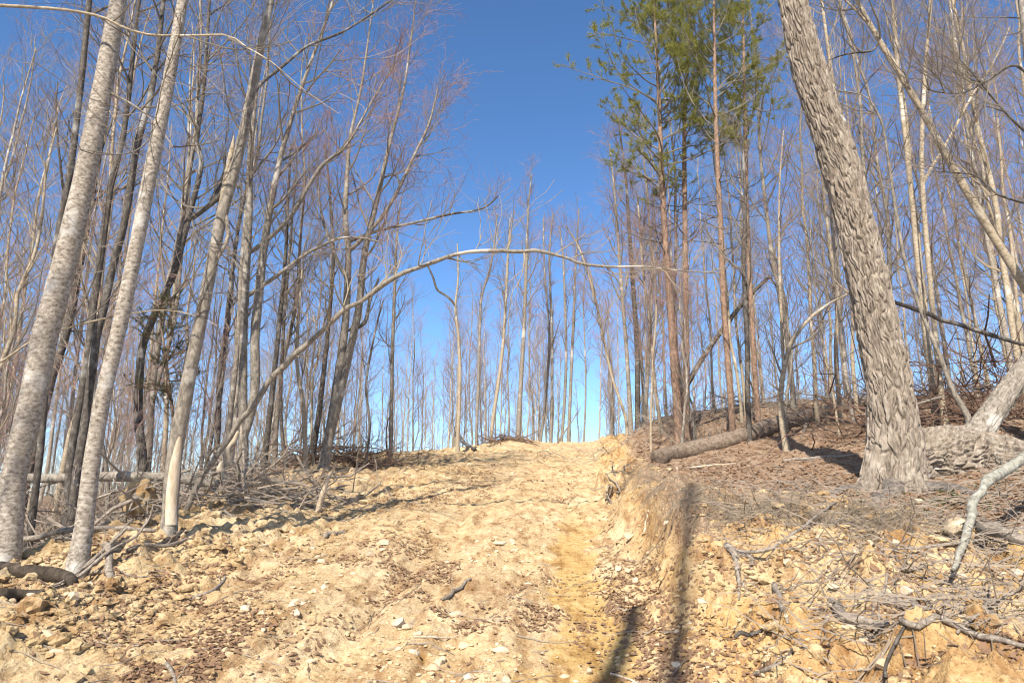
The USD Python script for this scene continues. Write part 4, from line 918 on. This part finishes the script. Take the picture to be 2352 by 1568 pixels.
# roots and branches on the right bank
R_ = 'root'
stick('exposed_root', 'grey root hanging down the clay with a knuckled top', R_, [(1668, 1258, 13), (1684, 1268, 16), (1693, 1312, 13), (1698, 1386, 6)], 'dead_wood', lift=1.0, amp=.25, forks=[[(1684, 1268, 12), (1728, 1288, 11), (1712, 1336, 8), (1696, 1380, 5)]])
stick('exposed_root', 'long thin root running from the hanging root up towards the oak', R_, [(1664, 1262, 9), (1718, 1284, 9), (1778, 1266, 9), (1828, 1228, 8), (1918, 1166, 6), (1990, 1160, 4)], 'dead_wood', lift=1.2)
stick('exposed_root', 'short stub of root in the orange clay under the root mat', R_, [(1780, 1352, 14), (1793, 1394, 13), (1810, 1438, 7)], 'dead_wood', lift=1.0)
stick('exposed_root', 'thick bowed root over the dark hollow of the bank', R_, [(1908, 1392, 18), (1930, 1424, 25), (1960, 1444, 26), (2000, 1451, 24), (2040, 1442, 12)], 'dead_wood', lift=1.3, amp=.2)
stick('exposed_root', 'long grey root lying level across the lower right of the bank', R_, [(2070, 1432, 14), (2128, 1458, 18), (2193, 1464, 18), (2268, 1478, 16), (2338, 1494, 14), (2400, 1500, 10)], 'dead_wood', lift=1.4, amp=.18, forks=[[(2193, 1464, 9), (2240, 1440, 7), (2300, 1420, 4)]])
stick('exposed_root', 'slanting root above the long level one', R_, [(2106, 1382, 8), (2143, 1414, 10), (2170, 1436, 10), (2200, 1452, 7)], 'dead_wood', lift=1.3)
stick('fallen_branch', 'dark branch rising from the bottom edge across the long level root', S, [(2036, 1570, 9), (2068, 1484, 9), (2094, 1418, 7), (2110, 1380, 4)], 'bark_dark', lift=3.0)
stick('fallen_branch', 'brown branch on the clay at the bottom of the bank', S, [(1736, 1556, 12), (1788, 1534, 13), (1818, 1506, 12), (1855, 1494, 6)], 'dead_wood', lift=1.0)
stick('fallen_branch', 'thin arched branch above the thick bowed root', S, [(2004, 1432, 7), (2032, 1374, 7), (2088, 1324, 7), (2193, 1289, 4)], 'dead_wood', lift=3.5, forks=[[(2088, 1324, 5), (2060, 1290, 4), (2010, 1280, 2)]])
stick('fallen_branch', 'bent branch rising to the right edge from the long level root', S, [(2200, 1470, 9), (2240, 1436, 9), (2293, 1398, 8), (2360, 1352, 6)], 'dead_wood', lift=3.5)
stick('fallen_branch', 'long thin branch lying left of the big tan rock', S, [(2050, 1276, 6), (2143, 1264, 8), (2220, 1254, 8), (2290, 1236, 8), (2352, 1216, 6)], 'dead_wood', lift=2.5, forks=[[(2143, 1264, 5), (2090, 1300, 4), (2030, 1316, 2)]])
stick('fallen_branch', 'short dark stick halfway down the orange clay', S, [(1690, 1476, 9), (1724, 1462, 10), (1754, 1448, 6)], 'bark_dark', lift=1.2)
lich = [(2440, 975, 26.5), (2380, 1030, 25.0), (2330, 1066, 23.4), (2290, 1090, 22.6), (2264, 1108, 21.8), (2243, 1150, 20.3), (2231, 1190, 19.5), (2213, 1245, 17.2), (2200, 1285, 14.0), (2186, 1310, 7.0)]
lY = np.linspace(6.5, 5.2, len(lich))
lY = lY * min(1, min((gp(u, v)[1] - .10) / y for (u, v, w), y in zip(lich, lY)))
stick('lichened_branch', 'grey-green lichened branch leaning down over the big rock', 'branch', lich, 'lichen_wood', Y=lY, sides=14, amp=.2, kink=.16)
stick('dead_leaning_tree', 'dark dead pole slanting down behind the oak into the brush', 'log', [(2040, 690, 9.1), (2143, 727, 10.5), (2218, 752, 9.8), (2352, 792, 9.1), (2420, 815, 8.4)], 'bark_dark', Y=11.5, sides=8)

# bundles of roots: an upturned stump on the bank and one at the left
def rootwad(label, u, v, Y, size, n, mat_, seed, spread=(1, .7, .9)):
    rng = np.random.default_rng(seed)
    c = at(u, v, Y)
    t = thing('upturned_stump', label, 'stump', (c[0], c[1], gz(c[0], c[1])))
    b = trimesh.creation.icosphere(3)
    v_ = b.vertices * np.array([.30, .25, .32]) * size
    v_ = v_ * (1 + .9 * (meshkit.fbm(b.vertices * 2.6 + seed, 4) - .5))[:, None] + c
    part(t, 'root_ball', (v_, np.array(b.faces)), 'soil', smooth=True, label='caked tan clay')
    for k in range(n):
        d = nrm(rng.normal(size=3) * np.array(spread) + [0, -.25, -.1])
        P = [c + d * .12 * size]
        for q in range(7):
            d = nrm(d + rng.normal(size=3) * .38 + [0, 0, -.06]); P.append(P[-1] + d * size * rng.uniform(.05, .12))
        P = np.array(P); R = np.linspace(rng.uniform(.018, .04), .006, len(P)) * size
        part(t, 'root', trunk_mesh(P, R, 6, seed + k, .25, 12, flare=0, n=18), mat_, smooth=True)
rootwad('pale bleached root ball sticking out of the clay bank near the top of the track', 1424, 1110, 12.9, .9, 26, 'dead_wood', 61)
rootwad('tangled clay-caked root ball between the two pale trunks at the left', 318, 1140, 9.8, .75, 22, 'dead_wood', 62)
rootwad('small grey root knot in the root mat above the clay face', 1690, 1235, 7.2, .30, 9, 'dead_wood', 63)

# rocks that stand out
rng = np.random.default_rng(88)
def rock(label, u, v, w, hgt, flat=.7, back=0):
    p = gp(u, v); size = px(w, p); p[1] += back; p[2] = fastz(p[0], p[1])
    V, F = stone_mesh(rng, size, flat, 2)
    V[:, 2] *= hgt / w / flat
    single('rock', (V + p + [0, 0, V[:, 2].max() * .45], F), 'rock', label, 'rock')
rock('big tan rock under the lichened branch at the right', 2228, 1232, 112, 74, .75, .16)
rock('pale rock at the left edge of the bare track, upper of two', 880, 1252, 40, 24)
rock('pale flat rock at the left edge of the bare track, lower of two', 846, 1276, 48, 24)
rock('cream rock in the middle of the track', 1150, 1252, 42, 24)
rock('long pale rock at the foot of the orange clay face', 1446, 1238, 40, 22)
rock('pale rock in the gutter below the clay face, left of a split pair', 1420, 1310, 30, 20)
rock('pale rock in the gutter below the clay face, right of a split pair', 1444, 1316, 32, 30)
rock('small pale rock at the bottom of the gutter by the leaf drift', 1460, 1338, 26, 18)
rock('cream rock far left on the clay below the left tangle', 170, 1376, 44, 26)
rock('pale rock at the left edge near the bottom of the picture', 108, 1472, 50, 30)
rock('rounded cream rock beside the curved brown stick', 564, 1402, 42, 30)
rock('pale rock half sunk in the lower track', 916, 1436, 56, 34)
rock('grey stone at the bottom of the ochre rut', 1352, 1548, 26, 18)
rock('tan rock beside the oak foot on the bank', 2112, 1156, 26, 18)
rock('cream rock on the bank between root mat and hollow', 1880, 1240, 32, 24)
rock('cream rock on the bank just right of its twin', 1908, 1252, 26, 18)
rock('pale rock low on the bank under the long level root', 2024, 1534, 44, 34)
rock('tan rock on the bank right of the bowed root', 2216, 1430, 40, 28)
rock('tan rock on the left berm beside the clay-caked root ball', 604, 1106, 36, 18)
rock('small dark stone on the far track', 1176, 1088, 16, 8)

# ------------------------------------------------------------------ litter
def sample(n, y0, y1, s0, s1, w, rng, power=1.0):
    """n points of the plan, thinned by the weight w(x, y); nearer ground gets more points"""
    xs, yy = [], []
    got = 0
    while got < n:
        y = y0 * (y1 / y0) ** rng.random(40000); x = rng.uniform(s0, s1, 40000) * (y + .5)
        k = rng.random(40000) < w(x, y)
        xs.append(x[k]); yy.append(y[k]); got += k.sum()
    return np.concatenate(xs)[:n], np.concatenate(yy)[:n]

def w_leaf(x, y):
    d, leaf, bank, rut = zones(x, y)
    n1 = meshkit.fbm(np.stack([d * 1.3, y * .45, 0 * x], -1), 4, 41)
    n2 = meshkit.fbm(np.stack([x * 3.5, y * 3.5, 0 * x], -1), 2, 42)
    patch = sstep(.50, .64, n1) * sstep(.42, .58, n2)
    gutter = np.exp(-((d - 1.55) / .38) ** 2) * sstep(9.5, 5.5, y) * .9
    lane = np.exp(-((d + 1.7) / .6) ** 2) * sstep(.35, .5, n1) * .7 + np.exp(-((d + 3.2) / .9) ** 2) * sstep(.42, .55, n1) * .5 + sstep(1.9, 2.6, d) * sstep(.42, .58, n2) * .5
    road = np.clip(.012 + .8 * patch + lane * sstep(.4, .55, n2) + gutter, 0, 1) * (1 - .85 * rut) * (1 - .3 * bank)
    return np.clip(leaf + (1 - leaf) * road, 0, 1)

def leaves(n, rng, y0, y1, s0, s1, w, size):
    x, y = sample(n, y0, y1, s0, s1, w, rng)
    z = fastz(x, y); N = slope(x, y)
    M = len(x)
    n_ = nrm(N + rng.normal(size=(M, 3)) * .26)
    a = nrm(np.cross(n_, rng.normal(size=(M, 3)))); b = np.cross(n_, a)
    L = size * rng.uniform(.55, 1.35, M)[:, None] * np.where(y > 16, 1.5, 1)[:, None]; W = L * rng.uniform(.3, .6, (M, 1)); c = L * rng.uniform(-.12, .25, (M, 1))
    o = np.stack([x, y, z], 1) + n_ * .007
    V = np.stack([o - a * L / 2 + n_ * c, o - a * L * .1 + b * W / 2 + n_ * .35 * c, o - a * L * .1 - b * W / 2 + n_ * .45 * c, o + a * L * .25 + b * W * .4, o + a * L * .25 - b * W * .4 + n_ * .2 * c, o + a * L / 2 + n_ * c], 1).reshape(-1, 3)
    f = np.array([[0, 2, 1], [1, 2, 3], [2, 4, 3], [3, 4, 5]])
    return V, (f[None] + (np.arange(M) * 6)[:, None, None]).reshape(-1, 3)

rng = np.random.default_rng(71)
def is_road_w(x, y): return w_leaf(x, y) * (zones(x, y)[1] < .5)
def is_wood_w(x, y): return w_leaf(x, y) * (zones(x, y)[1] >= .5)
single('leaf_litter', leaves(23000, rng, 3.6, 42, -.95, .62, is_road_w, .05), 'leaf_brown', 'dry brown leaves scattered over the track and gathered in its gutter', 'leaves', kind='stuff')
single('leaf_litter', leaves(62000, rng, 4.0, 40, -.9, .95, is_wood_w, .075), 'leaf_brown', 'thick brown leaf litter covering the right hillside and the left wood', 'leaves', kind='stuff')

def pebbles(n, rng, x, y, smin, smax, base=ICO0, flat=.6, sink=.25):
    M = len(x)
    b = np.array(base.vertices) / np.linalg.norm(base.vertices[0]); F = np.array(base.faces)
    sz = smin * (smax / smin) ** (rng.random(M) ** 1.8)
    V = b[None] * (1 + rng.normal(size=(M, len(b), 1)) * .2)
    ax = rng.uniform(.65, 1.15, (M, 1, 3)) * np.array([1, 1, flat])
    a = rng.uniform(0, 6.28, M); c, s = np.cos(a), np.sin(a)
    V = V * ax
    V = np.stack([V[..., 0] * c[:, None] - V[..., 1] * s[:, None], V[..., 0] * s[:, None] + V[..., 1] * c[:, None], V[..., 2]], -1) * sz[:, None, None] / 2
    V += np.stack([x, y, fastz(x, y) + sz * flat * (.5 - sink)], 1)[:, None]
    return V.reshape(-1, 3), (F[None] + (np.arange(M) * len(b))[:, None, None]).reshape(-1, 3)

def w_stone(x, y):
    d, leaf, bank, rut = zones(x, y)
    n1 = meshkit.fbm(np.stack([x * 1.1, y * .8, 0 * x + 4], -1), 3, 51)
    return np.clip((1 - leaf) * (.06 + .94 * sstep(.48, .62, n1)) * (1 - .9 * rut), 0, 1)
def w_clod(x, y):
    d, leaf, bank, rut = zones(x, y)
    n1 = meshkit.fbm(np.stack([x * 1.6, y * 1.2, 0 * x + 9], -1), 3, 52)
    return np.clip((1 - leaf) * (.05 + sstep(1.4, 2.6, np.abs(d)) * .85) * sstep(.38, .6, n1) * (1 - rut), 0, 1)
x, y = sample(12000, 3.6, 26, -.95, .8, w_clod, rng)
single('soil_clods', pebbles(len(x), rng, x, y, .015, .10, flat=.6, sink=.42), 'soil', 'crumbled clods of tan clay over the berm and the bank', 'soil', kind='stuff')
x, y = sample(1100, 3.8, 16, -.95, .9, lambda x, y: w_clod(x, y) * sstep(1.7, 2.6, np.abs(x - XC(y))), rng)
single('soil_clods', pebbles(len(x), rng, x, y, .05, .17, base=ICO1, flat=.6, sink=.40), 'soil', 'fist to head sized lumps of clay on the berm and the bank', 'soil', kind='stuff')
x, y = sample(5000, 3.6, 30, -.95, .8, w_stone, rng)
single('gravel', pebbles(len(x), rng, x, y, .012, .05), 'stone', 'small pale gravel strewn over the track', 'gravel', kind='stuff')
# larger stones one by one, as pieces of the road and of the bank
x, y = sample(300, 4.0, 13, -.85, .75, w_stone, rng)
for k, (a, b) in enumerate(zip(x, y)):
    d = float(zones(np.array([a]), np.array([b]))[0][0])
    size = .05 + .10 * rng.random() ** 2.5
    V, F = stone_mesh(rng, size, .6, 1)
    owner = '/World/cut_bank' if d > 1.62 + .02 * b else '/World/dirt_road'
    mesh_prim(owner + '/' + numbered(owner, 'stone'), V + [a, b, fastz(a, b) + size * .02], F, 'rock')

# twig litter and root fibres
def litter_twigs(rng, x, y, L0, L1, r, lift, K=4, sag=0.0, wig=.25, dirs=None, along=.5):
    M = len(x); N = slope(x, y)
    d = nrm(rng.normal(size=(M, 3)) * [1, 1, .1]) if dirs is None else nrm(dirs + rng.normal(size=(M, 3)) * along)
    P = np.zeros((M, K, 3)); P[:, 0] = np.stack([x, y, fastz(x, y) + rng.random(M) * lift], 1)
    L = rng.uniform(L0, L1, M)
    for k in range(1, K):
        d = nrm(d + rng.normal(size=(M, 3)) * wig + [0, 0, -sag])
        q = P[:, k - 1] + d * (L / (K - 1))[:, None]
        low = fastz(q[:, 0], q[:, 1]) + r * .5
        q[:, 2] = np.where(lift < .04, low + rng.random(M) * .012, np.maximum(q[:, 2], low))
        P[:, k] = q
    R = r * rng.uniform(.5, 1.3, M)[:, None] * np.linspace(1, .5, K)[None]
    return tubes(P, R, 3)
def w_twig(x, y):
    d, leaf, bank, rut = zones(x, y)
    rough = sstep(1.5, 2.5, d) * sstep(10.5, 8, y)
    return np.clip(.05 + .3 * leaf + .75 * rough * sstep(2.2, 3.2, d) + .25 * sstep(-2.2, -3.6, d), 0, 1) * (1 - rut)
x, y = sample(5200, 3.8, 26, -.9, .9, w_twig, rng)
single('twig_litter', litter_twigs(rng, x, y, .12, .7, .0045, .02), 'dry_stick', 'small dry twigs strewn over the bank and the wood floor', 'twigs', kind='stuff')
edge = np.array([gp(u, v)[:2] for u, v in ((1450, 1078), (1500, 1112), (1560, 1146), (1640, 1168), (1720, 1184), (1800, 1196), (1880, 1206), (1960, 1196), (2060, 1215), (2200, 1240))])
k = rng.uniform(0, len(edge) - 1.01, 5000); i0 = k.astype(int); tt = (k - i0)[:, None]
E = edge[i0] * (1 - tt) + edge[i0 + 1] * tt + rng.normal(size=(5000, 2)) * [.18, .24] + [.03, .02]
single('root_mat', litter_twigs(rng, E[:, 0], E[:, 1], .12, .42, .0022, .06, K=6, sag=.34, wig=.3, dirs=np.array([-.5, -.7, .1]), along=.8), 'root_fibre', 'grey fringe of fine roots and dead grass hanging over the clay face', 'roots', kind='stuff')
x, y = sample(1050, 3.9, 9.0, .3, .85, lambda x, y: sstep(2.0, 2.8, x - XC(y)) * sstep(9, 7.5, y), rng)
single('twig_litter', litter_twigs(rng, x, y, .2, .8, .0052, .09, K=6, wig=.18), 'dry_stick', 'tangle of grey dead twigs over the bank below the oak', 'twigs', kind='stuff')

# brush heaps
def brush(label, c, ext, n, L, mat_, seed, r=.008):
    rng = np.random.default_rng(seed)
    x = c[0] + rng.normal(size=n) * ext[0]; y = c[1] + rng.normal(size=n) * ext[1]
    z0 = fastz(x, y)
    t = thing('brush_pile', label, 'brush pile', (c[0], c[1], float(fastz(c[0], c[1]))))
    d = nrm(rng.normal(size=(n, 3)) * [1, .7, .38])
    P = np.zeros((n, 5, 3)); P[:, 0] = np.stack([x, y, z0 + np.abs(rng.normal(size=n)) * ext[2]], 1)
    ln = rng.uniform(L * .4, L, n)
    for k in range(1, 5):
        d = nrm(d + rng.normal(size=(n, 3)) * .18); P[:, k] = P[:, k - 1] + d * (ln / 4)[:, None]
        P[:, k, 2] = np.maximum(P[:, k, 2], fastz(P[:, k, 0], P[:, k, 1]) + .01)
    R = r * rng.uniform(.6, 2.2, n)[:, None] * np.linspace(1, .4, 5)[None]
    for q in np.argsort(-R[:, 0] * ln)[:14]:
        part(t, 'branch', tubes(P[q], R[q] * 1.6, 6), 'dead_wood' if q % 2 else mat_, smooth=True)
    c2, r2 = children(rng, P, R, 4, .2, 1, (25, 60), (.15, .5), 4, up=0, wig=.2, rfrac=.6, rmin=.004)
    part(t, 'twigs', join([tubes(P, R, 3), tubes(c2, r2, 3)]), mat_, kind='stuff')
def bc(u, v, Y):
    p = at(u, v, Y); return (p[0], p[1])
brush('dark brush heap on the mound left of the track, under the upswept stems', bc(760, 1070, 19), (1.0, .5, .28), 260, 1.6, 'brush_stick', 201)
brush('low brush left of the forked tree behind the level log', bc(440, 1110, 12.5), (1.2, .8, .22), 220, 1.3, 'dry_stick', 202)
brush('reddish brown brush heap on the hill at the right edge behind the oak', bc(2290, 860, 12.5), (1.6, .8, .55), 520, 1.8, 'brush_stick', 203)
brush('grey brush on the berm between the arching tree and the pale splinter', bc(620, 1150, 11.8), (.7, .5, .12), 150, 1.1, 'dry_stick', 207)
brush('thin brush on the dark hump left of the crest', bc(1150, 1012, 38), (.8, .5, .2), 140, 1.5, 'brush_stick', 204, .012)
brush('grey brush behind the two pale trunks at the far left', bc(170, 1150, 10), (1.2, .7, .3), 240, 1.4, 'dry_stick', 205)
brush('grey brush along the brow of the right hillside', bc(1800, 930, 25), (4.5, 1.0, .25), 300, 1.6, 'dry_stick', 206, .010)
# moss at the oak's foot
x, y = sample(1500, 6.5, 8.6, .45, .75, lambda x, y: np.exp(-((x - 4.35) ** 2 + (y - 7.4) ** 2) / .35) * sstep(.45, .6, meshkit.fbm(np.stack([x * 4, y * 4, 0 * x], -1), 2, 3)), rng)
single('moss', pebbles(len(x), rng, x, y, .02, .06, flat=.35), 'moss', 'olive moss cushions at the foot of the oak', 'moss', kind='stuff')

# thin upright undergrowth of both woods, past counting
def w_under(x, y):
    d, leaf, bank, rut = zones(x, y)
    return leaf * sstep(.42, .6, meshkit.fbm(np.stack([x * .5, y * .5, 0 * x + 2], -1), 3, 61)) * (1 - np.exp(-((x - 4.6) ** 2 + (y - 8) ** 2) / 3)) * sstep(7, 9.5, y) * (1 - sstep(1.5, 2.5, x) * sstep(16.5, 14.5, y)) * sstep(1.2, 2.2, np.abs(d) - 2)
x, y = sample(2300, 7.0, 34, -.9, .95, w_under, rng)
M = len(x); K = 6
P = np.zeros((M, K, 3)); P[:, 0] = np.stack([x, y, fastz(x, y) - .02], 1)
d = nrm(rng.normal(size=(M, 3)) * .45 + [0, 0, 1]); L = rng.uniform(.3, 1.6, M)
for k in range(1, K):
    d = nrm(d + rng.normal(size=(M, 3)) * .14); P[:, k] = P[:, k - 1] + d * (L / (K - 1))[:, None]
R = (.0035 + .004 * L)[:, None] * np.linspace(1, .4, K)[None]
c2, r2 = children(rng, P, R, 3, .3, 1, (25, 60), (.1, .45), 4, up=.05, wig=.18, rfrac=.6, rmin=.003)
single('undergrowth', join([tubes(P, R, 3), tubes(c2, r2, 3)]), 'dry_stick', 'leafless wiry undergrowth standing on the floor of both woods', 'undergrowth', kind='stuff')
